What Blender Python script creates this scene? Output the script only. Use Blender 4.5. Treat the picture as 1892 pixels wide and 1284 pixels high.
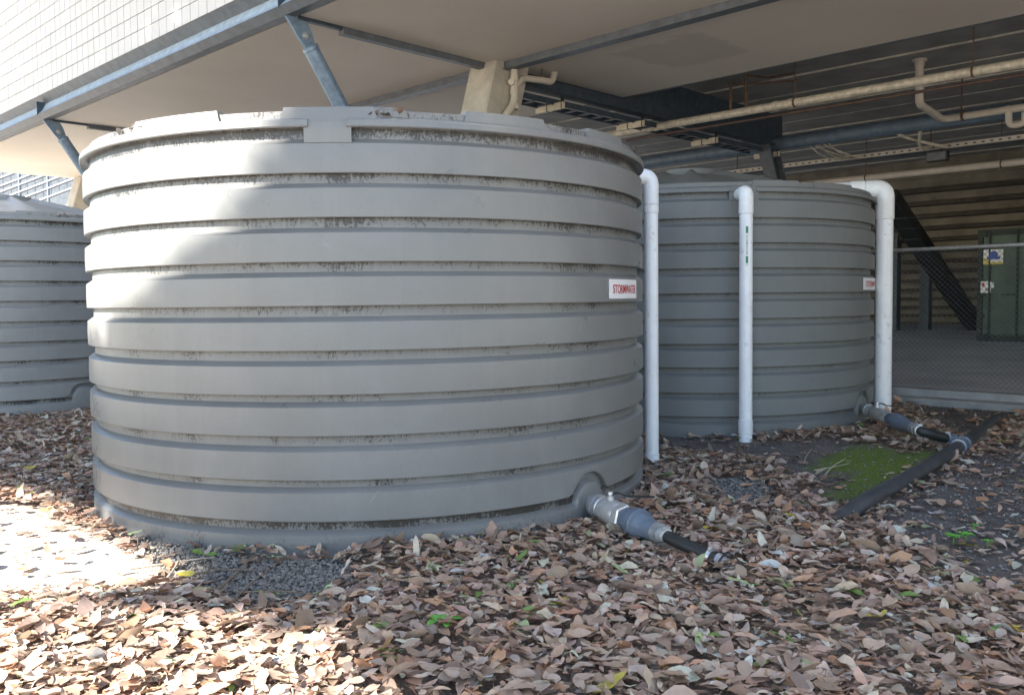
import bpy, math, random
import numpy as np
from mathutils import Vector, Matrix, Euler

random.seed(7); rng = np.random.default_rng(7)
scene = bpy.context.scene
for o in list(bpy.data.objects): bpy.data.objects.remove(o, do_unlink=True)
col = scene.collection
PI = math.pi; R_ = math.radians

# ------------------------------------------------------------------ camera
CAM = Vector((0, 0, 1.225)); FPX = 1640.0; PITCH = 3.1; ROLL = -0.68
cam_rot = Matrix.Rotation(R_(90 - PITCH), 3, 'X') @ Matrix.Rotation(R_(ROLL), 3, 'Z')
cd = bpy.data.cameras.new('camera'); cd.sensor_width = 36; cd.lens = FPX / 1892 * 36
cd.clip_start = .05; cd.clip_end = 2000
co = bpy.data.objects.new('camera', cd); col.objects.link(co)
co.matrix_world = Matrix.Translation(CAM) @ cam_rot.to_4x4()
scene.camera = co

# ------------------------------------------------------------------ sky, sun, exposure
SUN_EL = 36.0
SH = Vector((-.80, -.60, 0)).normalized()                    # horizontal direction towards the sun
SD = Vector((SH.x * math.cos(R_(SUN_EL)), SH.y * math.cos(R_(SUN_EL)), math.sin(R_(SUN_EL))))
w = bpy.data.worlds.new('World'); scene.world = w; w.use_nodes = True
nt = w.node_tree; bg = nt.nodes['Background']
sk = nt.nodes.new('ShaderNodeTexSky'); sk.sky_type = 'NISHITA'; sk.sun_disc = False
sk.sun_elevation = R_(SUN_EL); sk.sun_rotation = math.atan2(SH.x, SH.y)
sk.air_density = 1.0; sk.dust_density = .5; sk.ozone_density = 1.6
nt.links.new(sk.outputs[0], bg.inputs[0]); bg.inputs[1].default_value = .092
sl = bpy.data.lights.new('sun', 'SUN'); sl.energy = 5.0; sl.angle = R_(.5); sl.color = (1, .94, .86)
so = bpy.data.objects.new('sun', sl); col.objects.link(so)
so.rotation_euler = SD.to_track_quat('Z', 'Y').to_euler(); so.location = (-20, -15, 25)
vs = scene.view_settings; vs.view_transform = 'Standard'; vs.look = 'None'; vs.gamma = 1
vs.use_curve_mapping = False; vs.exposure = 2.25
scene.render.engine = 'CYCLES'

# ------------------------------------------------------------------ geometry of the place
U = Vector((-.716, .698, 0)); V = Vector((.698, .716, 0)); Z = Vector((0, 0, 1))
def P(u, v, z=0): return U * u + V * v + Z * z
def ray(px, py): return (cam_rot @ Vector(((px - 946) / FPX, (642 - py) / FPX, -1))).normalized()
def on_z(px, py, z):
    d = ray(px, py); return CAM + d * ((z - CAM.z) / d.z)
def on_v(px, py, v):
    d = ray(px, py); return CAM + d * ((v - CAM.dot(V)) / d.dot(V))
def on_u(px, py, u):
    d = ray(px, py); return CAM + d * ((u - CAM.dot(U)) / d.dot(U))
def on_y(px, py, y):
    d = ray(px, py); return CAM + d * (y / d.y)
def on_cyl(px, py, c, R):
    d = ray(px, py); ox, oy = -c[0], -c[1]
    a = d.x * d.x + d.y * d.y; b = ox * d.x + oy * d.y; cc = ox * ox + oy * oy - R * R
    D = b * b - a * cc
    t = (-b - math.sqrt(max(D, 0))) / a
    return CAM + d * t
def px_of(p):
    q = cam_rot.transposed() @ (Vector(p) - CAM)
    return 946 + FPX * q.x / -q.z, 642 - FPX * q.y / -q.z
CR = np.array(cam_rot)
def px_np(X):
    q = (X - np.array(CAM)) @ CR
    dz = np.where(-q[:, 2] > .05, -q[:, 2], .05)
    return 946 + FPX * q[:, 0] / dz, 642 - FPX * q[:, 1] / dz

T1 = (-.916, 6.07); T2 = (1.87, 9.32); T3 = (-6.16, 10.88)
FLOOR = .18
def gz(x, y):
    u = x * U.x + y * U.y; v = x * V.x + y * V.y
    g = np.clip(.006 * (v - 3.7), 0, .045) + np.clip(.012 * (u - 6.5), 0, .09)
    g = g + .03 * np.exp(-(((x - T2[0]) ** 2 + (y - T2[1]) ** 2) / 4.6) ** 2)
    return g
def ground(px, py, dz=0):
    z = 0
    for _ in range(4):
        p = on_z(px, py, z + dz); z = float(gz(p.x, p.y))
    return p
def wob(x, y, s=1.0, k=0):
    return (np.sin(x * 2.1 * s + k) + np.sin(y * 2.7 * s + 1.3 + k * 2) + np.sin((x + y) * 1.3 * s + .5 - k) + np.sin((x - 1.7 * y) * 3.9 * s + 2 * k) * .5) / 3.5

# ------------------------------------------------------------------ mesh builder
def basis(d):
    d = d.normalized(); a = Vector((0, 0, 1)) if abs(d.z) < .95 else Vector((1, 0, 0))
    x = a.cross(d).normalized(); return x, d.cross(x)
def fillet(pts, r, n=8):
    pts = [Vector(p) for p in pts]; out = [pts[0]]
    for i in range(1, len(pts) - 1):
        a, b, c = pts[i - 1], pts[i], pts[i + 1]
        d1 = (a - b); d2 = (c - b); l = min(r, d1.length * .49, d2.length * .49)
        p1 = b + d1.normalized() * l; p2 = b + d2.normalized() * l
        for k in range(n + 1):
            t = k / n; out.append(p1 * (1 - t) ** 2 + b * 2 * t * (1 - t) + p2 * t * t)
    out.append(pts[-1]); return out
class MB:
    def __init__(s): s.v = []; s.f = []
    def add(s, vs, fs):
        n = len(s.v); s.v += [tuple(p) for p in vs]; s.f += [tuple(i + n for i in f) for f in fs]; return s
    def box(s, c, ax, ay, az, hx, hy, hz):
        c = Vector(c); vs = [c + ax * (hx * i) + ay * (hy * j) + az * (hz * k) for k in (-1, 1) for j in (-1, 1) for i in (-1, 1)]
        return s.add(vs, [(0, 2, 3, 1), (4, 5, 7, 6), (0, 1, 5, 4), (2, 6, 7, 3), (0, 4, 6, 2), (1, 3, 7, 5)])
    def uvbox(s, u0, u1, v0, v1, z0, z1):
        return s.box(P((u0 + u1) / 2, (v0 + v1) / 2, (z0 + z1) / 2), U, V, Z, abs(u1 - u0) / 2, abs(v1 - v0) / 2, abs(z1 - z0) / 2)
    def bar(s, a, b, wx, wy, up=None):
        a, b = Vector(a), Vector(b); d = (b - a); x, y = basis(d)
        if up is not None:
            x = up.cross(d).normalized(); y = d.normalized().cross(x)
        return s.box((a + b) / 2, x, y, d.normalized(), wx / 2, wy / 2, d.length / 2)
    def cbox(s, c, ax, ay, az, hx, hy, hz, b=.01):
        # chamfered along az edges
        c = Vector(c); q = [(-1, -1, b, 0), (1, -1, -b, 0), (1, -1, 0, b), (1, 1, 0, -b), (1, 1, -b, 0), (-1, 1, b, 0), (-1, 1, 0, -b), (-1, -1, 0, b)]
        vs = [c + ax * (hx * i + dx) + ay * (hy * j + dy) + az * (hz * k) for k in (-1, 1) for (i, j, dx, dy) in q]
        n = 8
        return s.add(vs, [tuple(range(n - 1, -1, -1)), tuple(range(n, 2 * n))] + [(i, (i + 1) % n, n + (i + 1) % n, n + i) for i in range(n)])
    def tube(s, pts, r, n=16, cap=True):
        pts = [Vector(p) for p in pts]; m = len(pts)
        rs = r if isinstance(r, (list, tuple)) else [r] * m
        tg = [(pts[min(i + 1, m - 1)] - pts[max(i - 1, 0)]).normalized() for i in range(m)]
        x, y = basis(tg[0]); vs = []
        for i in range(m):
            x = (x - tg[i] * x.dot(tg[i])).normalized(); y = tg[i].cross(x)
            for k in range(n):
                a = 2 * PI * k / n; vs.append(pts[i] + (x * math.cos(a) + y * math.sin(a)) * rs[i])
        fs = [(i * n + k, i * n + (k + 1) % n, (i + 1) * n + (k + 1) % n, (i + 1) * n + k) for i in range(m - 1) for k in range(n)]
        if cap: fs += [tuple(range(n - 1, -1, -1)), tuple((m - 1) * n + k for k in range(n))]
        return s.add(vs, fs)
    def lathe(s, a, d, prof, n=24):
        # prof: list of (distance along d, radius)
        a = Vector(a); d = Vector(d).normalized()
        x, y = basis(d); vs = []; m = len(prof)
        for (t, r) in prof:
            for k in range(n):
                q = 2 * PI * k / n; vs.append(a + d * t + (x * math.cos(q) + y * math.sin(q)) * r)
        fs = [(i * n + k, i * n + (k + 1) % n, (i + 1) * n + (k + 1) % n, (i + 1) * n + k) for i in range(m - 1) for k in range(n)]
        fs += [tuple(range(n - 1, -1, -1)), tuple((m - 1) * n + k for k in range(n))]
        return s.add(vs, fs)
    def prism(s, poly, d):
        poly = [Vector(p) for p in poly]; d = Vector(d); n = len(poly)
        return s.add(poly + [p + d for p in poly], [tuple(range(n - 1, -1, -1)), tuple(range(n, 2 * n))] + [(i, (i + 1) % n, n + (i + 1) % n, n + i) for i in range(n)])
    def build(s, name, m, parent=None, smooth=None):
        off = Vector((0, 0, 0)); p = parent
        while p is not None: off += p.location; p = p.parent
        me = bpy.data.meshes.new(name)
        me.from_pydata([(a[0] - off.x, a[1] - off.y, a[2] - off.z) for a in s.v], [], s.f); me.update()
        me.materials.append(m)
        if smooth is not None:
            me.shade_smooth(); me.set_sharp_from_angle(angle=R_(smooth))
        o = bpy.data.objects.new(name, me); col.objects.link(o)
        if parent is not None: o.parent = parent
        return o
def tag(o, label=None, cat=None, group=None, kind=None):
    if label: o['label'] = label
    if cat: o['category'] = cat
    if group: o['group'] = group
    if kind: o['kind'] = kind
    return o
def thing(name, label, cat, loc, group=None):
    o = bpy.data.objects.new(name, None); col.objects.link(o); o.location = loc; o.empty_display_size = .2
    return tag(o, label, cat, group)
def top(mb, name, m, label, cat, group=None, smooth=None):
    """one-mesh thing with its origin at its base centre"""
    vs_ = np.array(mb.v); c = (vs_.min(0) + vs_.max(0)) / 2; c[2] = vs_[:, 2].min()
    mb.v = [tuple(np.array(p) - c) for p in mb.v]
    o = mb.build(name, m, None, smooth); o.location = Vector(c); return tag(o, label, cat, group)
def struct(mb, name, m, smooth=None):
    o = mb.build(name, m, None, smooth); o['kind'] = 'structure'; return o
def text_geo(s, sx, sy):
    c = bpy.data.curves.new('t', 'FONT'); c.body = s; c.size = 1; c.align_x = 'CENTER'; c.align_y = 'CENTER'; c.offset = .01
    o = bpy.data.objects.new('t', c); col.objects.link(o)
    bpy.context.view_layer.update(); dg = bpy.context.evaluated_depsgraph_get(); me = o.evaluated_get(dg).to_mesh()
    v = np.array([tuple(a.co) for a in me.vertices]); f = [tuple(p.vertices) for p in me.polygons]
    bpy.data.objects.remove(o); bpy.data.curves.remove(c)
    lo, hi = v.min(0), v.max(0); v = (v - (lo + hi) / 2) / np.where(hi - lo > 1e-6, hi - lo, 1)
    return [(a[0] * sx, a[1] * sy) for a in v], f

# ------------------------------------------------------------------ materials
def newmat(name):
    m = bpy.data.materials.new(name); m.use_nodes = True; nt = m.node_tree
    return m, nt, nt.nodes['Principled BSDF'], nt.nodes.new, nt.links.new
def val(nt, v):
    n = nt.nodes.new('ShaderNodeValue'); n.outputs[0].default_value = v; return n.outputs[0]
def mth(nt, op, a, b=None, c=None, clamp=False):
    n = nt.nodes.new('ShaderNodeMath'); n.operation = op; n.use_clamp = clamp
    for i, q in enumerate((a, b, c)):
        if q is None: continue
        if isinstance(q, (int, float)): n.inputs[i].default_value = q
        else: nt.links.new(q, n.inputs[i])
    return n.outputs[0]
def ramp(nt, fac, stops):
    n = nt.nodes.new('ShaderNodeValToRGB'); e = n.color_ramp.elements
    while len(e) < len(stops): e.new(.5)
    for i, (p, c) in enumerate(stops):
        e[i].position = p; e[i].color = (*c, 1) if len(c) == 3 else c
    nt.links.new(fac, n.inputs[0]); return n.outputs[0]
def noise(nt, vec, scale, detail=4, rough=.55, dist=0):
    n = nt.nodes.new('ShaderNodeTexNoise'); n.inputs['Scale'].default_value = scale; n.inputs['Detail'].default_value = detail
    n.inputs['Roughness'].default_value = rough; n.inputs['Distortion'].default_value = dist
    if vec is not None: nt.links.new(vec, n.inputs['Vector'])
    return n.outputs['Fac']
def mapping(nt, vec, sc):
    n = nt.nodes.new('ShaderNodeMapping'); n.inputs['Scale'].default_value = sc; nt.links.new(vec, n.inputs[0]); return n.outputs[0]
def mixc(nt, fac, a, b, mode='MIX'):
    n = nt.nodes.new('ShaderNodeMix'); n.data_type = 'RGBA'; n.blend_type = mode
    for sock, q in ((n.inputs[0], fac), (n.inputs[6], a), (n.inputs[7], b)):
        if isinstance(q, (int, float)): sock.default_value = q
        elif isinstance(q, tuple): sock.default_value = (*q, 1)
        else: nt.links.new(q, sock)
    return n.outputs[2]
def pos(nt): return nt.nodes.new('ShaderNodeNewGeometry').outputs['Position']
def objc(nt): return nt.nodes.new('ShaderNodeTexCoord').outputs['Object']
def bump(nt, bs, h, st, dist=.01):
    n = nt.nodes.new('ShaderNodeBump'); n.inputs['Strength'].default_value = st; n.inputs['Distance'].default_value = dist
    nt.links.new(h, n.inputs['Height']); nt.links.new(n.outputs[0], bs.inputs['Normal'])
def simple(name, c, rough=.6, metal=0, var=.25, sc=6, dirt=None, dirtamt=.5, bmp=0, bsc=60, stretch=None, spec=.5):
    m, nt, bs, N, L = newmat(name); p = pos(nt)
    if stretch: p = mapping(nt, p, stretch)
    n1 = noise(nt, p, sc, 5, .6)
    lo = tuple(x * (1 - var) for x in c); hi = tuple(min(x * (1 + var), .95) for x in c)
    cc = ramp(nt, n1, [(.3, lo), (.7, hi)])
    if dirt:
        n2 = noise(nt, p, sc * 2.3, 6, .7); fac = ramp(nt, n2, [(1 - dirtamt, (0, 0, 0)), (min(1, 1.25 - dirtamt), (1, 1, 1))])
        cc = mixc(nt, fac, cc, dirt)
    L(cc, bs.inputs['Base Color']); bs.inputs['Roughness'].default_value = rough; bs.inputs['Metallic'].default_value = metal
    bs.inputs['Specular IOR Level'].default_value = spec
    if bmp: bump(nt, bs, noise(nt, p, bsc, 4), bmp)
    return m
M = {}
M['pvc'] = simple('white pvc', (.86, .87, .88), .35, var=.05, sc=5, dirt=(.3, .27, .23), dirtamt=.42)
M['pvc_dirty'] = simple('weathered white pvc', (.82, .83, .83), .4, var=.06, sc=14, dirt=(.12, .1, .085), dirtamt=.40)
M['cream_pvc'] = simple('cream pvc', (.55, .5, .42), .4, var=.1, sc=6, dirt=(.25, .21, .16), dirtamt=.35)
M['poly'] = simple('black poly pipe', (.06, .063, .07), .36, var=.3, sc=9, dirt=(.12, .11, .1), dirtamt=.4)
M['rubber'] = simple('black rubber', (.02, .022, .022), .55, var=.3)
M['stainless'] = simple('stainless', (.6, .6, .59), .36, .55, var=.12, sc=30, dirt=(.25, .22, .18), dirtamt=.35)
M['galv'] = simple('galvanised', (.42, .43, .44), .48, .6, var=.22, sc=26)
M['galv_pipe'] = simple('galvanised pipe', (.56, .52, .43), .55, .15, var=.3, sc=12, dirt=(.3, .2, .12), dirtamt=.4)
M['grey_pvc'] = simple('blue grey pvc', (.13, .165, .215), .4, var=.12, sc=20, dirt=(.28, .27, .26), dirtamt=.33)
M['paint_steel'] = simple('blue grey painted steel', (.36, .43, .48), .42, .1, var=.25, sc=12, dirt=(.36, .34, .3), dirtamt=.38)
M['strut_steel'] = simple('blue painted strut', (.17, .235, .3), .4, .1, var=.25, sc=16, dirt=(.3, .3, .29), dirtamt=.4)
M['dark_steel'] = simple('dark blue steel', (.045, .065, .085), .5, .1, var=.3, sc=8)
M['black_steel'] = simple('near black steel', (.016, .018, .02), .6, var=.3, sc=8)
M['grey_steel'] = simple('grey painted steel', (.11, .125, .14), .5, .1, var=.25, sc=8, dirt=(.22, .2, .17), dirtamt=.35)
M['tube_blue'] = simple('blue tube paint', (.12, .17, .22), .4, .05, var=.25, sc=6)
M['concrete'] = simple('column concrete', (.45, .42, .36), .85, var=.18, sc=5, dirt=(.15, .13, .11), dirtamt=.34, bmp=.25)
M['kerb'] = simple('kerb concrete', (.33, .34, .34), .85, var=.25, sc=4, dirt=(.1, .1, .1), dirtamt=.4, bmp=.3)
M['slab'] = simple('floor slab concrete', (.52, .54, .57), .7, var=.25, sc=.8, dirt=(.25, .24, .23), dirtamt=.35)
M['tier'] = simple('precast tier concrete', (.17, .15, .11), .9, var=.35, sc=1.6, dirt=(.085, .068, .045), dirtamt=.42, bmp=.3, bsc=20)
M['tread'] = simple('tread underside with painted shade', (.06, .05, .037), .9, var=.35, sc=2, dirt=(.03, .026, .02), dirtamt=.45)  # tier concrete darkened so the gaps between planks read as shadow
M['ceil'] = simple('ceiling plank', (.26, .25, .23), .85, var=.25, sc=1.5, dirt=(.14, .13, .12), dirtamt=.35)
M['ceil_joint'] = simple('ceiling joint', (.55, .52, .46), .8, var=.3, sc=5)
M['tile'] = simple('white glazed tile', (.63, .6, .55), .6, var=.03, sc=2.5)
M['grout'] = simple('grey grout', (.13, .125, .12), .9, var=.2, sc=5)
M['green_box'] = simple('green container paint', (.075, .115, .085), .6, var=.3, sc=3, dirt=(.1, .1, .075), dirtamt=.4)
M['green_dark'] = simple('dark green steel', (.014, .026, .02), .6, var=.3, sc=5)
M['sign_white'] = simple('sign white', (.8, .8, .8), .4, var=.04, sc=10)
M['sign_red'] = simple('sign red', (.5, .035, .04), .5, var=.15, sc=30)
M['green_ink'] = simple('green ink', (.02, .23, .1), .5, var=.1)
M['sign_blue'] = simple('sign blue', (.04, .1, .4), .5, var=.1)
M['sign_yellow'] = simple('sign yellow', (.6, .5, .08), .5, var=.15)
M['slat'] = simple('pale slat', (.62, .56, .44), .6, var=.2, sc=14)
M['rust'] = simple('rusty rod', (.12, .07, .045), .8, var=.4, sc=20)
M['wire'] = simple('fence wire', (.14, .15, .165), .5, .4, var=.2, sc=10)
M['alu'] = simple('aluminium rail', (.16, .18, .21), .4, .4, var=.2, sc=3)
M['bark'] = simple('bark', (.2, .16, .12), .9, var=.4, sc=8, bmp=.5, bsc=20, stretch=(1, 1, .2))
M['twig'] = simple('dry twig', (.22, .16, .11), .85, var=.35, sc=30)
M['pale_twig'] = simple('pale dry twig', (.5, .43, .33), .85, var=.25, sc=30)
M['green_leaf'] = simple('fresh green leaf', (.17, .3, .06), .5, var=.35, sc=18)
M['yellow_leaf'] = simple('yellow leaf', (.55, .43, .05), .5, var=.3, sc=18)
M['pale_leaf'] = simple('pale green leaf', (.34, .42, .2), .55, var=.25, sc=18)
M['seedling'] = simple('seedling leaf', (.12, .36, .05), .5, var=.25, sc=25)
M['crown'] = simple('tree leaves', (.06, .095, .03), .6, var=.4, sc=3)
M['stone'] = simple('gravel stone', (.2, .185, .165), .8, var=.6, sc=25)

def tank_mat(name, base, wall, amt, rough=.4):
    m, nt, bs, N, L = newmat(name); o = objc(nt)
    n1 = noise(nt, o, 1.7, 5, .6); n2 = noise(nt, mapping(nt, o, (9, 9, .6)), 1, 5, .65); n3 = noise(nt, o, 70, 3)
    c = ramp(nt, n1, [(.3, tuple(x * .88 for x in base)), (.7, tuple(x * 1.1 for x in base))])
    c = mixc(nt, ramp(nt, n2, [(.5, (0, 0, 0)), (.8, (.3, .3, .3))]), c, tuple(x * 1.3 for x in base))
    c = mixc(nt, ramp(nt, n3, [(.55, (0, 0, 0)), (.75, (.25, .25, .25))]), c, tuple(x * .7 for x in base))
    sep = N('ShaderNodeSeparateXYZ'); L(o, sep.inputs[0]); z = sep.outputs[2]
    clump = noise(nt, mapping(nt, o, (2.6, 2.6, .5)), 1, 3, .6)
    fine = noise(nt, mapping(nt, o, (1, 1, .6)), 75, 7, .82)
    soot = noise(nt, mapping(nt, o, (1, 1, .16)), 60, 4, .7)
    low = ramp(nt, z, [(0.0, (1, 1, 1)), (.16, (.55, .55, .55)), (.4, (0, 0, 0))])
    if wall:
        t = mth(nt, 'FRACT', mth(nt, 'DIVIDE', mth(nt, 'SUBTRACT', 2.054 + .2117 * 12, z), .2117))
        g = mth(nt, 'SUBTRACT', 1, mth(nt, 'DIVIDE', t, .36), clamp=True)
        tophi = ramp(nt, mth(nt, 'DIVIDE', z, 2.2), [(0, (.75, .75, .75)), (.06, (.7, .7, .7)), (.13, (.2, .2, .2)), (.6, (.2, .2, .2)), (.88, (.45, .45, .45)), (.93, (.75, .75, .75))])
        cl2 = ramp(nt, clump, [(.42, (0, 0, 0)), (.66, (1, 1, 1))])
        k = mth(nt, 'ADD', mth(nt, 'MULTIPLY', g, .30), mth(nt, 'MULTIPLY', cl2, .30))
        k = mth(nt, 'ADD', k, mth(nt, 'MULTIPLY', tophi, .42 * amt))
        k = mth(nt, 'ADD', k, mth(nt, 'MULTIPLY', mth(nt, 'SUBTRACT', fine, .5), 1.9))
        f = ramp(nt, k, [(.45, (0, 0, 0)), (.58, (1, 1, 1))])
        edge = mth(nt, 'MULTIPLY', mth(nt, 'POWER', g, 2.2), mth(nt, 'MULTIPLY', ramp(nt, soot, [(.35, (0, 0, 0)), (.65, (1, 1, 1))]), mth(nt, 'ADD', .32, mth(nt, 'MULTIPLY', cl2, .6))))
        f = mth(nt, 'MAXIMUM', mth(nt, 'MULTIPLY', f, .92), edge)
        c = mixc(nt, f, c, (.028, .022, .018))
    else:
        k = mth(nt, 'ADD', mth(nt, 'MULTIPLY', fine, .9), mth(nt, 'MULTIPLY', clump, .5))
        k = mth(nt, 'ADD', k, mth(nt, 'MULTIPLY', low, .3 * amt))
        kk = mth(nt, 'DIVIDE', k, 1.6)
        f = ramp(nt, kk, [(1.0 / 1.6, (0, 0, 0)), (1.1 / 1.6, (.85, .85, .85))])
        c = mixc(nt, f, c, (.06, .052, .04))
        # pale scratches
        vo = N('ShaderNodeTexVoronoi'); vo.feature = 'DISTANCE_TO_EDGE'; vo.inputs['Scale'].default_value = 1
        wv = N('ShaderNodeMapping'); wv.inputs['Scale'].default_value = (2.3, 2.3, 1.1); L(o, wv.inputs[0]); L(wv.outputs[0], vo.inputs[0])
        sc = ramp(nt, vo.outputs['Distance'], [(0, (1, 1, 1)), (.0035, (0, 0, 0))])
        gate = ramp(nt, noise(nt, o, 3.1, 3), [(.6, (0, 0, 0)), (.66, (1, 1, 1))])
        c = mixc(nt, mth(nt, 'MULTIPLY', mth(nt, 'MULTIPLY', sc, gate), .35), c, (.5, .5, .5))
    L(c, bs.inputs['Base Color'])
    L(ramp(nt, n1, [(.3, (rough - .05,) * 3), (.7, (rough + .1,) * 3)]), bs.inputs['Roughness'])
    bump(nt, bs, mth(nt, 'ADD', mth(nt, 'MULTIPLY', noise(nt, o, 140, 3), .25), mth(nt, 'MULTIPLY', noise(nt, o, 2.2, 3), 4)), .07, .01)
    return m
TB = (.200, .202, .196); TB3 = (.30, .305, .295); TB2 = (.17, .178, .172)
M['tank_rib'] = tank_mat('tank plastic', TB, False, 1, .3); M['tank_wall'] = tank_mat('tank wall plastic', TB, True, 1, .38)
M['tank3_rib'] = tank_mat('tank plastic lightened against shade', TB3, False, .4, .4); M['tank3_wall'] = tank_mat('tank wall plastic lightened against shade', TB3, True, .6, .45)  # paler base colour makes up for the shade falling on this tank
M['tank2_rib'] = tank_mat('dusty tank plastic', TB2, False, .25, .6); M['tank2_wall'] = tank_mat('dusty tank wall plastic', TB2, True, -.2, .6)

def soffit_mat():
    m, nt, bs, N, L = newmat('cream soffit'); p = pos(nt)
    n1 = noise(nt, p, .5, 4, .5); n2 = noise(nt, p, 7, 5, .65)
    c = ramp(nt, n1, [(.3, (.60, .545, .47)), (.7, (.68, .62, .54))])
    c = mixc(nt, ramp(nt, n2, [(.62, (0, 0, 0)), (.8, (.35, .35, .35))]), c, (.45, .41, .36))
    a = on_z(1265, 98, 4.225); uc, vc = a.dot(U), a.dot(V)
    du = N('ShaderNodeVectorMath'); du.operation = 'DOT_PRODUCT'; L(p, du.inputs[0]); du.inputs[1].default_value = U
    dv = N('ShaderNodeVectorMath'); dv.operation = 'DOT_PRODUCT'; L(p, dv.inputs[0]); dv.inputs[1].default_value = V
    e1 = on_z(1185, 118, 4.225); e2 = on_z(1350, 82, 4.225)
    hu = abs(e1.dot(U) - e2.dot(U)) / 2; hv = .62
    n3 = noise(nt, p, 3.2, 3, .5)
    q = mth(nt, 'MAXIMUM', mth(nt, 'DIVIDE', mth(nt, 'ABSOLUTE', mth(nt, 'SUBTRACT', du.outputs['Value'], uc)), hu),
            mth(nt, 'DIVIDE', mth(nt, 'ABSOLUTE', mth(nt, 'SUBTRACT', dv.outputs['Value'], vc)), hv))
    q = mth(nt, 'ADD', q, mth(nt, 'MULTIPLY', mth(nt, 'SUBTRACT', n3, .5), .9))
    f = ramp(nt, q, [(.86, (.3, .3, .3)), (1.0, (0, 0, 0))])
    c = mixc(nt, f, c, (.3, .275, .23))
    L(c, bs.inputs['Base Color']); bs.inputs['Roughness'].default_value = .75; bump(nt, bs, n2, .08)
    return m
M['soffit'] = soffit_mat()

def ground_mat():
    m, nt, bs, N, L = newmat('ground'); p = pos(nt)
    def att(n):
        a = N('ShaderNodeAttribute'); a.attribute_name = n; return a.outputs['Fac']
    n1 = noise(nt, p, 5, 6, .7); n2 = noise(nt, p, 60, 4, .7); n3 = noise(nt, p, 1.4, 4, .6)
    vo = N('ShaderNodeTexVoronoi'); vo.inputs['Scale'].default_value = 85; L(p, vo.inputs[0])
    soil = ramp(nt, n1, [(.3, (.085, .074, .065)), (.55, (.15, .13, .113)), (.75, (.23, .2, .172))])
    brown = ramp(nt, n2, [(.3, (.13, .10, .08)), (.7, (.32, .25, .2))])
    grav = mixc(nt, n1, vo.outputs['Color'], (.5, .5, .5)); 
    bw = N('ShaderNodeRGBToBW'); L(grav, bw.inputs[0])
    gravel = ramp(nt, bw.outputs[0], [(.2, (.05, .047, .043)), (.55, (.145, .136, .125)), (.8, (.3, .285, .265))])
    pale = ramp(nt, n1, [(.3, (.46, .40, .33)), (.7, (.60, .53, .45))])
    moss = ramp(nt, n2, [(.25, (.05, .085, .012)), (.7, (.19, .27, .03))])
    c = soil
    def thr(a, nn, lo=.42, hi=.58):
        return ramp(nt, mth(nt, 'ADD', mth(nt, 'MULTIPLY', a, .75), mth(nt, 'MULTIPLY', nn, .35)), [(lo, (0, 0, 0)), (hi, (1, 1, 1))])
    c = mixc(nt, thr(att('litter'), n1), c, brown)
    c = mixc(nt, thr(att('gravel'), n1), c, gravel)
    mn = noise(nt, p, 9, 6, .75); mk = mth(nt, 'ADD', mth(nt, 'MULTIPLY', att('moss'), .6), mth(nt, 'MULTIPLY', mn, .8)); c = mixc(nt, ramp(nt, mk, [(.63, (0, 0, 0)), (.86, (1, 1, 1))]), c, moss)
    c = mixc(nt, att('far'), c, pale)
    specks = ramp(nt, noise(nt, p, 190, 2, .5), [(.68, (0, 0, 0)), (.72, (.7, .7, .7))])
    c = mixc(nt, specks, c, (.3, .28, .25))
    L(c, bs.inputs['Base Color']); bs.inputs['Roughness'].default_value = .9
    h = mth(nt, 'ADD', n2, mth(nt, 'MULTIPLY', vo.outputs['Distance'], .8)); bump(nt, bs, h, .7, .012)
    return m
M['ground'] = ground_mat()
def leaf_mat(name, attr=True):
    m, nt, bs, N, L = newmat(name)
    p = pos(nt); n = noise(nt, p, 45, 4, .6)
    if attr:
        a = N('ShaderNodeAttribute'); a.attribute_name = 'leafcol'; c = a.outputs['Color']
    else:
        oi = N('ShaderNodeObjectInfo')
        c = ramp(nt, oi.outputs['Random'], [(0, (.3, .22, .16)), (.25, (.48, .37, .29)), (.5, (.38, .28, .21)), (.7, (.48, .31, .21)), (.85, (.58, .49, .41)), (1, (.37, .31, .26))])
    c = mixc(nt, ramp(nt, n, [(.35, (0, 0, 0)), (.75, (.5, .5, .5))]), c, mixc(nt, .5, c, (.1, .07, .05)))
    L(c, bs.inputs['Base Color']); bs.inputs['Roughness'].default_value = .55
    tr = N('ShaderNodeBsdfTranslucent'); L(c, tr.inputs[0]); mx = N('ShaderNodeMixShader'); mx.inputs[0].default_value = .15
    L(bs.outputs[0], mx.inputs[1]); L(tr.outputs[0], mx.inputs[2]); L(mx.outputs[0], nt.nodes['Material Output'].inputs[0])
    return m
M['litter'] = leaf_mat('leaf litter'); M['leaf'] = leaf_mat('dry leaf', False)

# ------------------------------------------------------------------ ground sheet
def inpoly(px, py, poly):
    r = np.zeros(px.shape, bool); n = len(poly)
    for i in range(n):
        x1, y1 = poly[i]; x2, y2 = poly[(i + 1) % n]
        if y1 == y2: continue
        c = ((y1 > py) != (y2 > py)) & (px < (x2 - x1) * (py - y1) / (y2 - y1) + x1); r ^= c
    return r
def gpoly(pxs):  # pixel outline -> outline on the ground
    return [(p.x, p.y) for p in (ground(*q) for q in pxs)]
G_GRAVEL = [gpoly([(215, 985), (330, 1000), (480, 1035), (650, 1028), (655, 1085), (600, 1112), (470, 1125), (390, 1095), (300, 1045), (220, 1010)]),
            gpoly([(1300, 885), (1400, 880), (1430, 905), (1425, 935), (1330, 928)])]
G_BARE = [gpoly([(1200, 800), (1420, 815), (1560, 806), (1640, 832), (1720, 835), (1770, 812), (1700, 775), (1690, 745), (1892, 757), (1892, 775), (1840, 780), (1740, 850), (1640, 905), (1580, 935), (1500, 925), (1530, 890), (1440, 870), (1400, 850), (1300, 835), (1210, 830)])]
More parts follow.
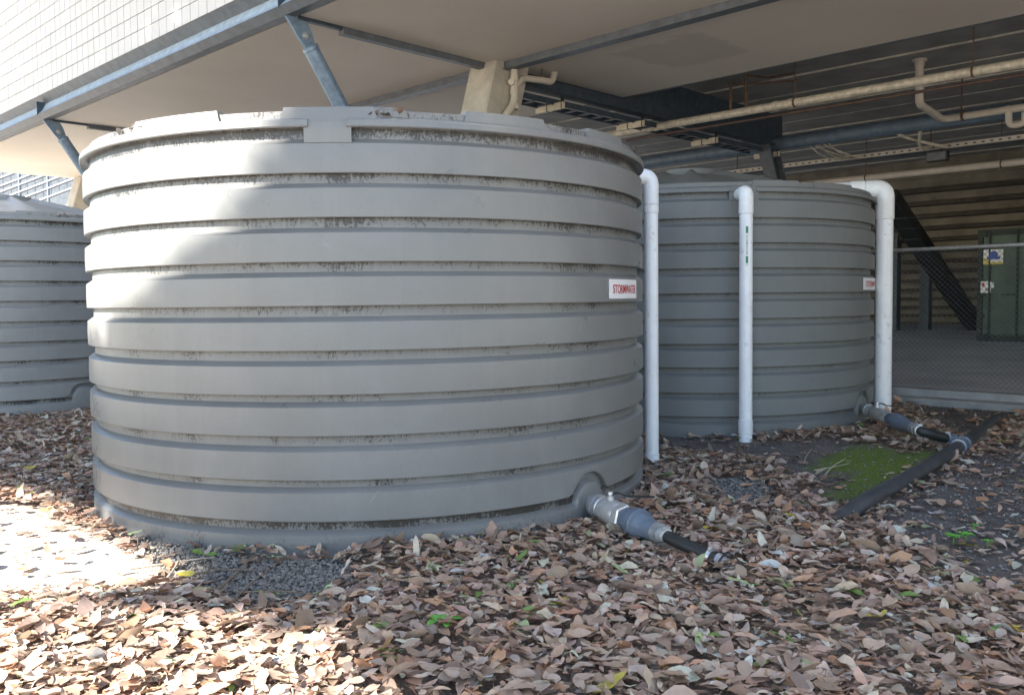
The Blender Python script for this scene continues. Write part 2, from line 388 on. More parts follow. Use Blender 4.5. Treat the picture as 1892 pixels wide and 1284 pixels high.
G_BARE2 = [gpoly([(1600, 960), (1700, 880), (1892, 800), (1950, 800), (1950, 1100), (1800, 1090), (1720, 1030), (1640, 990)])]
G_MOSS = [gpoly([(1525, 932), (1490, 912), (1560, 885), (1625, 855), (1700, 830), (1760, 815), (1765, 835), (1680, 895), (1590, 935)]),
          gpoly([(1470, 872), (1530, 835), (1600, 812), (1660, 828), (1640, 850), (1570, 872)])]
G_SUN_PAINT = [gpoly([(-300, 880), (0, 925), (70, 945), (170, 990), (325, 1062), (280, 1085), (0, 1100), (-300, 1110)])]  # sun patch painted in: ground made pale where the sunlight lands
def anyp(x, y, polys):
    r = np.zeros(x.shape, bool)
    for p in polys: r |= inpoly(x, y, p)
    return r
def soft(x, y, polys, s=.05):
    t = np.zeros(x.shape)
    offs = [(0, 0), (s, 0), (-s, 0), (0, s), (0, -s), (s, s), (-s, -s), (s, -s), (-s, s)]
    for dx, dy in offs: t += anyp(x + dx, y + dy, polys)
    return t / len(offs)
def axis(lo, hi, step, far):
    mid = list(np.arange(lo, hi + 1e-6, step)); a = []; d = step; x = lo
    while x > -far: d *= 1.35; x -= d; a.append(x)
    b = []; d = step; x = hi
    while x < far: d *= 1.35; x += d; b.append(x)
    return np.array(a[::-1] + mid + b)
xs = axis(-7, 8, .06, 400); ys = axis(1.0, 11.5, .06, 400)
gx, gy = np.meshgrid(xs, ys); gxf, gyf = gx.ravel(), gy.ravel()
near = (np.abs(gxf - .5) < 7.5) & (gyf > 1) & (gyf < 11.5)
uu = gxf * U.x + gyf * U.y; vv = gxf * V.x + gyf * V.y
rough = np.where(near & (vv < 9.7), .008 * wob(gxf, gyf, 3) + .006 * wob(gxf, gyf, 9, 2), 0)
gzz = gz(gxf, gyf) + rough - .012
gme = bpy.data.meshes.new('ground')
nx, ny = len(xs), len(ys)
idx = (np.arange(ny - 1)[:, None] * nx + np.arange(nx - 1)[None, :]).ravel()
faces = np.stack([idx, idx + 1, idx + nx + 1, idx + nx], 1)
gme.from_pydata(np.stack([gxf, gyf, gzz], 1).tolist(), [], faces.tolist()); gme.shade_smooth()
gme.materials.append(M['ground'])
mo = .4 * soft(gxf, gyf, G_MOSS, .08) + .6 * soft(gxf, gyf, G_MOSS, .28); gr = soft(gxf, gyf, G_GRAVEL, .06)
ba = np.maximum(soft(gxf, gyf, G_BARE, .08), soft(gxf, gyf, G_BARE2, .1))
for nme, a in (('moss', mo), ('gravel', np.maximum(gr, .35 * ba)), ('litter', np.clip(1 - ba - gr, 0, 1)), ('far', np.maximum(np.where((gyf < 1.2) | (np.abs(gxf) > 8.5) | (gyf > 14), 1.0, 0.0), .9 * soft(gxf, gyf, G_SUN_PAINT, .08)))):  # far holds the pale outer ground and the painted sun patch
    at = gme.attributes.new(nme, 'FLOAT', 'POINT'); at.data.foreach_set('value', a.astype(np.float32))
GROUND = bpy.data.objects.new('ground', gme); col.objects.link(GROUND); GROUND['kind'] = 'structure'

# ------------------------------------------------------------------ floor slab and kerb inside the fence
sl_ = MB().uvbox(-22, 30, 10.34, 40, -.3, FLOOR); struct(sl_, 'floor_slab', M['slab'])
kb = MB(); prof = [(9.93, -.1), (9.93, .075), (9.96, .1), (10.13, .105), (10.14, .115), (10.15, FLOOR + .0), (10.34, FLOOR + .004), (10.34, -.1)]
kb.prism([P(-22, v, z) for v, z in prof][::-1], U * 46)
struct(kb, 'kerb', M['kerb'])

# ------------------------------------------------------------------ tanks
ZB = [1.838, 1.627, 1.414, 1.202, .985, .771, .57, .353, .150]
NT = 224
def make_tank(c, bz, label, m_rib, m_wall, out_th, out_z, lip_gap, blocks, sign=None, rot0=0, group='corrugated stormwater tanks'):
    root = thing('water_tank', label, 'tank', (c[0], c[1], bz), group)
    C = Vector((c[0], c[1], bz)); RG, RB = 1.755, 1.79
    def pt(th, r, z): return C + Vector((math.cos(th) * r, math.sin(th) * r, z))
    def ring(name, proff, th0=0, th1=2 * PI, n=NT, m=m_rib, parent=root, sm=24):
        full = abs(th1 - th0 - 2 * PI) < 1e-6; mb = MB(); k = len(proff(0)); cnt = n if full else n + 1; vs_ = []
        for i in range(cnt):
            th = th0 + (th1 - th0) * i / n
            vs_ += [pt(th, r, z) for r, z in proff(th)]
        fs = [(i * k + j, ((i + 1) % cnt) * k + j, ((i + 1) % cnt) * k + j + 1, i * k + j + 1) for i in range(n) for j in range(k - 1)]
        if not full: fs += [tuple(range(k)), tuple(reversed(range((cnt - 1) * k, cnt * k)))]
        mb.add(vs_, fs); return mb.build(name, m, parent, sm)
    def sarc(th): return abs((th - out_th + PI) % (2 * PI) - PI) * RB
    def arch(th, r): s = sarc(th); return out_z + math.sqrt(r * r - s * s) if s < r else -9
    def sm(a, b, k=.02): # smooth maximum
        h = max(k - abs(a - b), 0) / k; return max(a, b) + h * h * k * .25
    wall = ring('wall', lambda th: [(RG, 2.14), (RG, 1.4), (RG, .7), (RG, -.03)], m=m_wall)
    def band(zb, zt):
        h = zt - zb
        return [(RG - .01, zt + .026), (RG + .001, zt + .022), (RB, zt - .003), (RB + .002, zb + h * .5), (RB + .001, zb + .004), (RB - .003, zb + .0), (RG - .01, zb + .006)]
    for i, zb in enumerate(ZB):
        zt = zb + .144
        if i == 8: ring('rib_band', lambda th: band(sm(.150, arch(th, .175)), .294), n=320)
        else: ring('rib_band', lambda th, zb=zb, zt=zt: band(zb, zt))
    ring('base_band', lambda th: band(-.03, sm(.083, arch(th, .115))), n=320)
    RL = 1.803
    lipf = lambda th: [(RG - .02, 2.112), (RL - .02, 2.102), (RL - .004, 2.092), (RL, 2.086), (RL + .002, 2.06), (RL - .003, 2.054), (RG - .01, 2.064)]
    if lip_gap: ring('rim_lip', lipf, lip_gap[1], lip_gap[0] + 2 * PI, 220)
    else: ring('rim_lip', lipf)
    # lid: shallow cone with gentle radial waves
    mb = MB(); rr = [1.775, 1.55, 1.3, 1.0, .7, .4, .32, .3, .0]
    zz = [2.104, 2.15, 2.203, 2.258, 2.33, 2.40, 2.41, 2.47, 2.48]; n = 160; vs_ = []
    for r, z in zip(rr, zz):
        for i in range(n):
            th = 2 * PI * i / n; wv = .045 * max(0, math.sin(9 * (th - rot0))) ** 1.5 * max(0, min(1, (1.42 - r) / .25)) * (1 if r > .35 else 0)
            vs_.append(pt(th, r, z + wv))
    fs = [(a * n + i, a * n + (i + 1) % n, (a + 1) * n + (i + 1) % n, (a + 1) * n + i) for a in range(len(rr) - 1) for i in range(n)]
    lid = mb.add(vs_, fs).build('lid', m_rib, root, 40)
    for (th, hw, zt, ro) in blocks:   # raised radial ribs ending at the rim
        mb = MB(); vs_ = []; k = 8; ri = 1.15
        for r, tz in ((ro, zt), (ri, zt + .02)):
            for i in range(k + 1):
                f = -1 + 2 * i / k; q = th + f * hw / RB; vs_.append(pt(q, r - (0.012 if r == ro else 0), tz))
            for i in range(k + 1):
                f = -1 + 2 * i / k; q = th + f * (hw + .022) / RB; vs_.append(pt(q, r, 2.082))
        a = k + 1; fs = []
        for i in range(k):
            fs += [(i, i + 1, a + i + 1, a + i), (2 * a + i, 2 * a + i + 1, i + 1, i), (3 * a + i, 3 * a + i + 1, 2 * a + i + 1, 2 * a + i)]
        fs += [(0, a, 3 * a, 2 * a), (k, 2 * a + k, 3 * a + k, a + k)]
        mb.add(vs_, fs).build('lid_rib', m_rib, lid, 25)
    if lip_gap:   # flat panel that interrupts the lip
        t0, t1 = lip_gap; e = .012
        ring('rim_panel', lambda th: [(RG - .02, 2.105), (RB + .001, 2.10), (RB + .0035, 2.08), (RB + .003, 2.03), (RB + .0008, 1.982), (RG - .01, 1.978)], t0 - e, t1 + e, 16)
    # outlet boss
    d = Vector((math.cos(out_th), math.sin(out_th), 0))
    MB().lathe(pt(out_th, RG - .03, out_z), d, [(0, .125), (.05, .125), (.062, .118), (.066, .1)], 40).build('outlet_boss', m_rib, root, 40)
    if sign:
        th0, th1, z0, z1 = sign; mb = MB(); n = 10; vs_ = []
        for r in (RB + .001, RB + .007):
            for i in range(n + 1):
                th = th0 + (th1 - th0) * i / n
                vs_ += [pt(th, r, z0), pt(th, r, z1)]
        a = 2 * (n + 1); fs = []
        for i in range(n):
            fs.append((a + 2 * i, a + 2 * i + 2, a + 2 * i + 3, a + 2 * i + 1))
            fs += [(2 * i, 2 * i + 2, a + 2 * i + 2, a + 2 * i), (2 * i + 1, a + 2 * i + 1, a + 2 * i + 3, 2 * i + 3)]
        fs += [(0, a, a + 1, 1), (2 * n, 2 * n + 1, a + 2 * n + 1, a + 2 * n)]
        sg = mb.add(vs_, fs).build('sign', M['sign_white'], root); tag(sg, 'white sign reading STORMWATER in red capitals')
        tv, tf = text_geo('STORMWATER', (th1 - th0) * RB * .84, (z1 - z0) * .46)
        mb = MB(); tm = (th0 + th1) / 2
        mb.add([pt(tm + x / RB, RB + .0095, (z0 + z1) / 2 + y) for x, y in tv], tf)
        mb.build('lettering', M['sign_red'], sg)
    return root
def th_of(px, py, c, R=1.8):
    p = on_cyl(px, py, c, R); return math.atan2(p.y - c[1], p.x - c[0]), p.z
OT1, OZ1 = th_of(1092, 943, T1, 1.79); print('OZ1', OZ1); OZ1 = .088
b1 = [(th_of(605, 210, T1)[0], .215, 2.152, 1.794)]
for x0, x1 in ((868, 1012), (1098, 1158), (238, 392)):
    a, b = th_of(x0, 230, T1)[0], th_of(x1, 235, T1)[0]; b1.append(((a + b) / 2, abs(b - a) / 2 * 1.8, 2.158, 1.775))
st = 2 * PI / 11
base_th = b1[0][0]
b1.append((base_th - PI * .55, .2, 2.158, 1.775)); b1.append((base_th + PI * .62, .2, 2.158, 1.775)); b1.append((base_th + PI, .2, 2.158, 1.775))
sg1 = (th_of(1128, 530, T1)[0], th_of(1176.5, 530, T1)[0], 1.222, 1.333)
TANK1 = make_tank(T1, 0, 'big grey ribbed tank, partly sunlit, with a silver valve at its foot', M['tank_rib'], M['tank_wall'], OT1, OZ1,
                  (th_of(568, 230, T1)[0], th_of(640, 230, T1)[0]), b1, sg1, rot0=base_th)
BZ2 = .052
OT2, _ = th_of(1594, 778, T2, 1.79); OZ2 = .13
b2 = []
for x0, x1 in ((1512, 1580), (1395, 1480)):
    a, b = th_of(x0, 350, T2)[0], th_of(x1, 352, T2)[0]; b2.append(((a + b) / 2, abs(b - a) / 2 * 1.8, 2.155, 1.775))
sg2 = (th_of(1597, 530, T2)[0], th_of(1616.5, 530, T2)[0] + .12, 1.222, 1.333)
TANK2 = make_tank(T2, BZ2, 'dusty grey tank with two white downpipes against it', M['tank2_rib'], M['tank2_wall'], OT2, OZ2,
                  (th_of(1352, 350, T2)[0], th_of(1398, 350, T2)[0]), b2, sg2, rot0=th_of(1290, 350, T2)[0] - PI / 18)
OT3, _ = th_of(158, 745, T3, 1.79)
TANK3 = make_tank(T3, float(gz(*T3)), 'grey tank under the steel edge beam with no pipes or sign', M['tank3_rib'], M['tank3_wall'], OT3, .13, None,
                  [(th_of(70, 380, T3)[0], .2, 2.155, 1.775)], rot0=th_of(85, 380, T3)[0] - PI / 18)

# ------------------------------------------------------------------ white downpipes
def sleeve(mb, a, d, L, r0, r1, n=24): return mb.lathe(a, d, [(0, r0), (.004, r1), (L - .004, r1), (L, r0)], n)
def downpipe(label, path, r, bend, couplings, zb, group='white downpipes of the tanks'):
    root = thing('downpipe', label, 'pipe', path[-1], group)
    hor, cor, bot = [Vector(p) for p in path]
    h1 = (hor - cor).normalized(); 
    MB().tube([cor - Z * bend, bot], r, 24).build('pipe', M['pvc'], root, 50)
    if (hor - cor).length > bend + .02: MB().tube([hor, cor + h1 * (bend - .005)], r, 24).build('inlet_pipe', M['pvc_dirty'], root, 50)
    MB().tube(fillet([cor + h1 * bend * 1.02, cor, cor - Z * bend * 1.04], bend * 1.0, 12), r * 1.1, 24).build('elbow', M['pvc_dirty'], root, 50)
    for z, L in couplings:
        mb = MB(); sleeve(mb, Vector((cor.x, cor.y, z)), -Z, L, r, r * 1.1); mb.build('coupling', M['pvc_dirty'], root, 50)
    return root
pA = Vector((1.004, 6.38, 0)); dirA = (Vector((T1[0], T1[1], 0)) - pA).normalized()
downpipe('slim white downpipe beside the partly sunlit tank', [pA + dirA * .22 + Z * 2.085, pA + Z * 2.085, pA + Z * .0], .05, .13, [(1.96, .075), (1.885, .06), (.1, .095)], 0)
pB0 = on_y(1378, 600, 7.36); pB = Vector((pB0.x, pB0.y, float(gz(pB0.x, pB0.y)) - .02)); dirB = (Vector((T2[0], T2[1], 0)) - Vector((pB.x, pB.y, 0))).normalized()
PIPEB = downpipe('white downpipe with a green sticker in front of the dusty tank', [pB + dirB * .2 + Z * 2.07, pB + Z * 2.07, pB], .054, .1, [(pB.z + 1.975, .085), (pB.z + .19, .12)], 0)
pC0 = on_y(1632, 600, 8.72); pC = Vector((pC0.x, pC0.y, float(gz(pC0.x, pC0.y)) - .03)); dirC = (Vector((T2[0], T2[1], 0)) - Vector((pC.x, pC.y, 0))).normalized()
off = (1.80 + .082) - (Vector((T2[0], T2[1], 0)) - Vector((pC.x, pC.y, 0))).length
pC -= dirC * max(off, 0)
PIPEC = downpipe('thick white downpipe curving off the lid of the dusty tank', [pC + dirC * .52 + Z * 2.24, pC + Z * 2.24, pC], .08, .17, [(pC.z + 2.08, .14)], 0)
mb = MB(); sleeve(mb, pC + dirC * .18 + Z * 2.24, dirC, .14, .08, .09); mb.build('coupling', M['pvc_dirty'], PIPEC, 50)
# flow sticker on the slim pipe
def on_pipe(c, r, th, z): return Vector((c.x + math.cos(th) * r, c.y + math.sin(th) * r, z))
thS = math.atan2(-pB.y, -pB.x) + .15
z1s = pB.z + 1.815 - .03; z0s = z1s - .30
def sticker(mb, x0, x1, za, zb, r=.0553):
    n = 4; vs_ = []
    for i in range(n + 1):
        th = thS + (x0 + (x1 - x0) * i / n) / .054; vs_ += [on_pipe(pB, r, th, za), on_pipe(pB, r, th, zb)]
    mb.add(vs_, [(2 * i, 2 * i + 2, 2 * i + 3, 2 * i + 1) for i in range(n)]); return mb
sk_ = sticker(MB(), -.013, .013, z0s - .03, z1s + .01, .0548).build('sticker', M['sign_white'], PIPEB)
mb = MB(); sticker(mb, -.009, .009, z1s - .055, z1s); sticker(mb, -.009, .009, z0s, z0s + .058)
n0 = [(-.008, -.008), (0, -.02), (.008, -.008), (.008, -.004), (0, -.014), (-.008, -.004)]
mb.add([on_pipe(pB, .0553, thS + x / .054, z0s + y) for x, y in n0], [(0, 1, 4, 5), (1, 2, 3, 4)])
tv, tf = text_geo('STORMWATER', .165, .014)
mb.add([on_pipe(pB, .0554, thS + y / .054, (z0s + z1s) / 2 - x) for x, y in tv], tf)
mb.build('lettering', M['green_ink'], sk_)

# ------------------------------------------------------------------ outlet of the nearest tank: valve, reducer, hose
def clamp(mb, a, d, r):
    x, y = basis(d); mb.lathe(a, d, [(0, r), (.001, r + .003), (.019, r + .003), (.02, r)], 24)
    mb.box(Vector(a) + d * .01 + y * (r + .009), d, x, y, .009, .014, .007); mb.tube([Vector(a) + d * .01 + y * (r + .01) - x * .022, Vector(a) + d * .01 + y * (r + .01) + x * .022], .0045, 8)
    return mb
def valve_train(label, S, D, ls, rs, hr, hose_end, hd, group):
    D = D.normalized(); root = thing('outlet_valve', label, 'valve', (S.x, S.y, S.z - .05), group)
    x, y = basis(D); up = y if y.z > 0 else -y; side = D.cross(up)
    L = lambda t: S + D * (t * ls)
    def lt(t, prof, n=32): return MB().lathe(L(t), D, [(a * ls, b * rs) for a, b in prof], n)
    lt(-.03, [(0, .047), (.06, .047), (.06, .06), (.072, .062), (.08, .058), (.08, .05), (.1, .05)]).build('flange', M['galv'], root, 35)
    bd = lt(.06, [(0, .048), (.008, .055), (.014, .055), (.016, .05), (.022, .05), (.03, .061), (.105, .063), (.118, .057), (.13, .05)]).build('valve_body', M['stainless'], root, 35)
    mb = MB(); vs_ = []
    for t in (.178, .184, .214, .22):
        r = .064 if t in (.184, .214) else .058
        for k in range(6): a = PI / 3 * k + .3; vs_.append(L(t) + (x * math.cos(a) + y * math.sin(a)) * r * rs)
    fs = [(i * 6 + k, i * 6 + (k + 1) % 6, (i + 1) * 6 + (k + 1) % 6, (i + 1) * 6 + k) for i in range(3) for k in range(6)] + [tuple(range(5, -1, -1)), tuple(range(18, 24))]
    mb.add(vs_, fs).build('hex_nut', M['stainless'], root)
    MB().lathe(L(.12) + up * .055 * rs, up, [(0, .02), (.02, .02), (.02, .011), (.034, .011), (.034, .015), (.046, .013)], 14).build('stem', M['stainless'], bd, 35)
    h0 = L(.12) + up * (.055 * rs + .036); hp = [h0, h0 + hd * .05, h0 + hd * .09 - up * .02, h0 + hd * .25 - up * .035]
    mb = MB()
    for a, b in zip(hp[:-1], hp[1:]): mb.bar(a, b + (b - a).normalized() * .002, .024, .008, up)
    mb.build('handle', M['rubber'], root)
    rd = lt(.215, [(0, .042), (.01, .042), (.01, .052), (.05, .055), (.056, .068), (.062, .072), (.088, .072), (.092, .068), (.1, .068), (.128, .052), (.138, .047), (.18, .046)]).build('reducer', M['grey_pvc'], root, 30)
    mb = MB()
    for k in range(18):
        a = 2 * PI * k / 18; q = x * math.cos(a) + y * math.sin(a)
        mb.box(L(.245) + q * .0545 * rs, D, q, D.cross(q), .016 * ls, .002, .003)
    mb.build('grip_ridge', M['grey_pvc'], rd)
    lt(.39, [(0, .04), (.004, .045), (.03, .045), (.03, .036), (.036, .036), (.036, .042), (.05, .04)]).build('hose_tail', M['galv'], root, 35)
    a = L(.43); E = Vector(hose_end); ed = (E - a); mid = a + D * ed.length * .4
    pts = [a * (1 - t) ** 2 + mid * 2 * t * (1 - t) + E * t * t for t in [i / 14 for i in range(15)]]
    MB().tube(pts, hr, 24).build('hose', M['rubber'], root, 50)
    d0 = (pts[1] - pts[0]).normalized(); d1 = (pts[-1] - pts[-2]).normalized()
    for q, dd in ((pts[0] + d0 * .016, d0), (pts[-1] - d1 * .06, d1)):
        clamp(MB(), q, dd, hr).build('hose_clamp', M['stainless'], root, 35)
    MB().lathe(E - d1 * .012, d1, [(0, hr * .95), (.002, hr * 1.15), (.035, hr * 1.15), (.037, hr * .95), (.08, hr * .95)], 24).build('end_fitting', M['galv'], root, 35)
    return root, pts, E + d1 * .05, d1
dO = Vector((math.cos(OT1), math.sin(OT1), 0)); S1 = Vector((T1[0], T1[1], OZ1)) + dO * 1.80
E1 = on_z(1328, 1036, .026); D1 = (on_z(1215, 987, OZ1 - .02) - S1); D1.z = -.01
LS1 = D1.length / .40
V1, hp1, he1, hd1 = valve_train('silver ball valve with grey reducer and black hose, half buried in leaves', S1, D1, LS1, 1.1, .031, E1, (U * -.55 + V * .9).normalized(), 'tank outlet valves')
# black cable tie round the buried hose end
x, y = basis(hd1); mb = MB(); c0 = he1 - hd1 * .03
mb.tube([c0 + (x * math.cos(a) + y * math.sin(a)) * .037 for a in [2 * PI * i / 20 for i in range(21)]], .005, 8)
mb.tube([c0 + Z * .045, c0 + Z * .06 + hd1 * .05, c0 + Z * .02 + hd1 * .11 + x * .02], .003, 6)
mb.build('cable_tie', M['rubber'], V1, 50)
# second outlet, tee and main pipe
dO2 = Vector((math.cos(OT2), math.sin(OT2), 0)); S2 = Vector((T2[0], T2[1], OZ2 + BZ2)) + dO2 * 1.80
TEE = ground(1776, 822, .06)
D2 = (on_z(1688, 795, .165) - S2); D2.z = 0
LS2 = D2.length / .40
E2 = TEE + (S2 - TEE).normalized() * .13 + Z * .01
V2, hp2, he2, hd2 = valve_train('dull metal valve and short black hose joined to the ground pipe', S2, D2, LS2, .95, .038, E2, (V * .8 - U * .5).normalized(), 'tank outlet valves')
s0 = hp2[2] + Z * .036; 
MB().tube([p + Z * .036 for p in hp2[1:12]], .0035, 6).build('green_stripe', M['green_ink'], V2)
g1 = ground(1530, 968, .0); g1.z -= .02
mainpts = [g1, ground(1600, 925, .05), ground(1690, 875, .055), TEE, ground(1812, 795, .055), ground(1838, 776, .03)]
g9 = mainpts[-1] + (mainpts[-1] - mainpts[-2]).normalized() * .35; g9.z = float(gz(g9.x, g9.y)) - .06; mainpts.append(g9)
def smoothpath(pts, n=10):
    out = []; m = len(pts)
    for i in range(m - 1):
        p0, p1, p2, p3 = pts[max(i - 1, 0)], pts[i], pts[i + 1], pts[min(i + 2, m - 1)]
        for k in range(n):
            t = k / n; out.append(.5 * ((2 * p1) + (p2 - p0) * t + (2 * p0 - 5 * p1 + 4 * p2 - p3) * t * t + (3 * p1 - p0 - 3 * p2 + p3) * t ** 3))
    out.append(pts[-1]); return out
mp = smoothpath(mainpts, 8)
MAIN = thing('ground_pipe', 'thick black pipe lying along the mossy ground', 'pipe', (TEE.x, TEE.y, TEE.z - .06))
MB().tube(mp, .046, 24).build('pipe', M['poly'], MAIN, 50)
td = (mainpts[4] - mainpts[2]).normalized(); bd_ = (E2 - TEE).normalized()
mb = MB(); mb.lathe(TEE - td * .1, td, [(0, .05), (.004, .058), (.045, .058), (.05, .053), (.15, .053), (.155, .058), (.196, .058), (.2, .05)], 24)
mb.lathe(TEE, bd_, [(0, .042), (.07, .042), (.07, .05), (.11, .05), (.112, .042)], 24)
mb.build('tee_joint', M['grey_pvc'], MAIN, 35)

# ------------------------------------------------------------------ the building over the tanks
ZS = 4.225; VF = 5.08; VC = 8.18; VI = 10.85; UE = 22.35; UN = -20
FR = [.98, 8.25, 15.52, 22.0]
# fascia wall with tiles
FW = thing('fascia_wall', 'white square tiled wall above the steel edge beam', 'wall', P(8, VF + .2, ZS + .34))
MB().uvbox(UN, UE, VF + .012, VF + .25, ZS + .34, 12).build('backing', M['grout'], FW)
TS = .21
tme = MB(); tme.cbox((0, 0, 0), U, Z, V, TS / 2 - .005, TS / 2 - .005, .008, .004)
tmesh = bpy.data.meshes.new('tile'); tmesh.from_pydata(tme.v, [], tme.f); tmesh.materials.append(M['tile'])
inview = []; rest = MB(); z0t = ZS + .345
for i in range(int((UE - UN) / TS)):
    u = UN + TS * (i + .5)
    for j in range(int((9.5 - z0t) / TS)):
        z = z0t + TS * (j + .5); c = P(u, VF + .004, z); q = cam_rot.transposed() @ (c - CAM)
        vis = False
        if -q.z > 1:
            a, b = px_of(c); vis = -8 < a < 1900 and -14 < b < 1290
        if vis: inview.append((-a if False else (c - CAM).length, c))
        else: rest.cbox(c, U, Z, V, TS / 2 - .005, TS / 2 - .005, .008, .004)
inview.sort(key=lambda t: t[0])
for k, (d, c) in enumerate(inview):
    if k < 290:
        o = bpy.data.objects.new('tile', tmesh); col.objects.link(o); o.parent = FW; o.location = c - FW.location + V * random.uniform(-.0012, .0012)
    else: rest.cbox(c, U, Z, V, TS / 2 - .005, TS / 2 - .005, .008, .004)
rest.build('tile_field', M['tile'], FW)['kind'] = 'stuff'
# edge beam
EB = thing('edge_beam', 'blue grey steel channel along the foot of the tiled wall', 'beam', P(8, VF, ZS))
def extr(prof, u0, u1, name, m, parent): return MB().prism([P(u0, v, z) for v, z in prof], U * (u1 - u0)).build(name, m, parent)
extr([(VF - .012, ZS + .343), (VF + .2, ZS + .343), (VF + .2, ZS + .236), (VF + .105, ZS + .236)], UN, UE, 'top_flange', M['grey_steel'], EB)
segs = [UN, -6.29, .98, 8.25, 15.52, UE]
for a, b in zip(segs[:-1], segs[1:]):
    extr([(VF + .1, ZS + .238), (VF + .19, ZS + .238), (VF + .19, ZS + .06), (VF - .02, ZS + .06), (VF + .05, ZS + .13)], a + .004, b - .004, 'web', M['paint_steel'], EB)
extr([(VF - .022, ZS + .062), (VF + .17, ZS + .058), (VF + .17, ZS - .012), (VF + .06, ZS - .012)], UN, UE, 'bottom_flange', M['grey_steel'], EB)
for u in segs[1:-1]: MB().uvbox(u - .003, u + .003, VF - .03, VF + .12, ZS + .05, ZS + .26).build('joint_plate', M['dark_steel'], EB)
# soffit panels
SF = thing('soffit', 'cream plaster ceiling under the tiled wall', 'ceiling', P(8, VC, ZS))
us = [UN, -13.5, -6.29, .98, 8.25, 15.52, UE]
for a, b in zip(us[:-1], us[1:]):
    for v0, v1 in ((VF + .21, VC - .05), (VC + .05, VI)):
        MB().uvbox(a + .05, b - .05 if b != UE else b, v0, v1, ZS, ZS + .28).build('panel', M['soffit'], SF)
# soffit beams along and across
MB().uvbox(UN, UE, VC - .049, VC + .049, ZS - .085, ZS + .2).build('long_joint_beam', M['grey_steel'], SF)
MB().uvbox(UN, UE, VC - .075, VC + .075, ZS - .097, ZS - .086).build('long_joint_flange', M['grey_steel'], SF)
for u in us[1:-1]:
    MB().uvbox(u - .045, u + .045, VF + .75, VC - .08, ZS - .075, ZS + .2).build('cross_joint_beam', M['grey_steel'], SF)
    MB().uvbox(u - .03, u + .03, VF + .2, VF + .75, ZS - .03, ZS + .2).build('cross_joint_slot', M['dark_steel'], SF)
    MB().uvbox(u - .045, u + .045, VC + .08, VI, ZS - .0, ZS + .2).build('cross_joint_beam', M['dark_steel'], SF)
MB().uvbox(UN, UE, VI + .002, VI + .05, ZS - .006, ZS + .5).build('inner_edge', M['grey_steel'], SF)
# frames: leaning concrete column, steel strut, inner beam, raking steel leg
def col_axis(z): return VC + .12 - .30 * (ZS - z)
for k, u in enumerate(FR):
    lab = {0: 'leaning concrete column beside the green container', 1: 'leaning concrete column with a cream drain pipe on its side', 2: 'leaning concrete column hidden behind the big tank', 3: 'leaning concrete column at the far end of the soffit'}[k]
    hu, hv = .24, .31; b = .02
    mb = MB(); vs_ = []
    for z in (-.1, ZS + .02):
        v = col_axis(z)
        for (i, j) in ((-hu + b, -hv), (hu - b, -hv), (hu, -hv + b), (hu, hv - b), (hu - b, hv), (-hu + b, hv), (-hu, hv - b), (-hu, -hv + b)):
            vs_.append(P(u + i, v + j, z))
    n = 8
    mb.add(vs_, [tuple(range(n - 1, -1, -1)), tuple(range(n, 2 * n))] + [(i, (i + 1) % n, n + (i + 1) % n, n + i) for i in range(n)])
    c = thing('concrete_column', lab, 'column', P(u, col_axis(0), 0), 'leaning concrete columns')
    mb.build('shaft', M['concrete'], c)
    if k == 3: mb2 = MB(); 
    # strut
    lab = {0: 'round steel strut beside the green container', 1: 'round blue steel strut rising behind the big tank', 2: 'round blue steel strut between the big tank and the far grey tank', 3: 'round steel strut at the far end of the tiled wall'}[k]
    a = P(u, VF + .17, ZS - .02); zb_ = 1.25; bq = P(u, col_axis(zb_) - .2, zb_); d = (bq - a).normalized()
    s = thing('steel_strut', lab, 'strut', bq, 'round struts under the edge beam')
    MB().tube([a + d * .34, bq], .084, 24).build('tube', M['strut_steel'], s, 50)
    MB().lathe(a + d * .30, d, [(0, .05), (.015, .088), (.05, .092), (.055, .084)], 24).build('end_collar', M['strut_steel'], s, 40)
    pl = MB(); nrm = U; sd = d.cross(U).normalized()
    if sd.dot(V) < 0: sd = -sd
    pl.prism([a - d * .06 - sd * .1 + U * -.015, a - d * .06 + sd * .12 + U * -.015, a + d * .2 + sd * .1 + U * -.015, a + d * .33 + sd * .06 + U * -.015, a + d * .33 - sd * .06 + U * -.015, a + d * .2 - sd * .08 + U * -.015], U * .03)
    g = pl.build('gusset_plate', M['strut_steel'], s)
    MB().lathe(a + d * .2 - U * .016, -U, [(0, .04), (.008, .04), (.008, .028), (.03, .026), (.034, .01)], 16).build('bolt', M['galv'], g, 40)
    # inner beam
    lab = {0: 'dark blue beam running in above the green container', 1: 'dark blue steel beam with a cable tray hung below it', 2: 'dark blue steel beam behind the big tank', 3: 'dark blue steel beam at the far end'}[k]
    ib = thing('inner_beam', lab, 'beam', P(u, 12, ZS - .2), 'dark inner beams')
    MB().uvbox(u - .02, u + .02, VC + .33, 15.9, ZS - .155, ZS + .42).build('web', M['dark_steel'], ib)
    MB().uvbox(u - .1, u + .1, VC + .33, 15.9, ZS - .18, ZS - .156).build('bottom_flange', M['dark_steel'], ib)
    lab = {0: 'raking dark steel leg above the green container', 1: 'raking dark steel leg rising behind the dusty tank', 2: 'raking dark steel leg behind the big tank', 3: 'raking dark steel leg at the far end'}[k]
    rl = thing('raking_column', lab, 'column', P(u, 17.4, FLOOR), 'raking steel legs')
    t0 = P(u, 15.35, ZS - .12); t1 = P(u, 17.3, FLOOR); dd = (t1 - t0).normalized()
    MB().bar(t0, t1, .30, .03, U).build('web', M['dark_steel'], rl)
    nn = dd.cross(U).normalized()
    for sg_ in (-1, 1): MB().bar(t0 + nn * .16 * sg_, t1 + nn * .16 * sg_, .03, .24, U).build('flange', M['grey_steel'], rl)
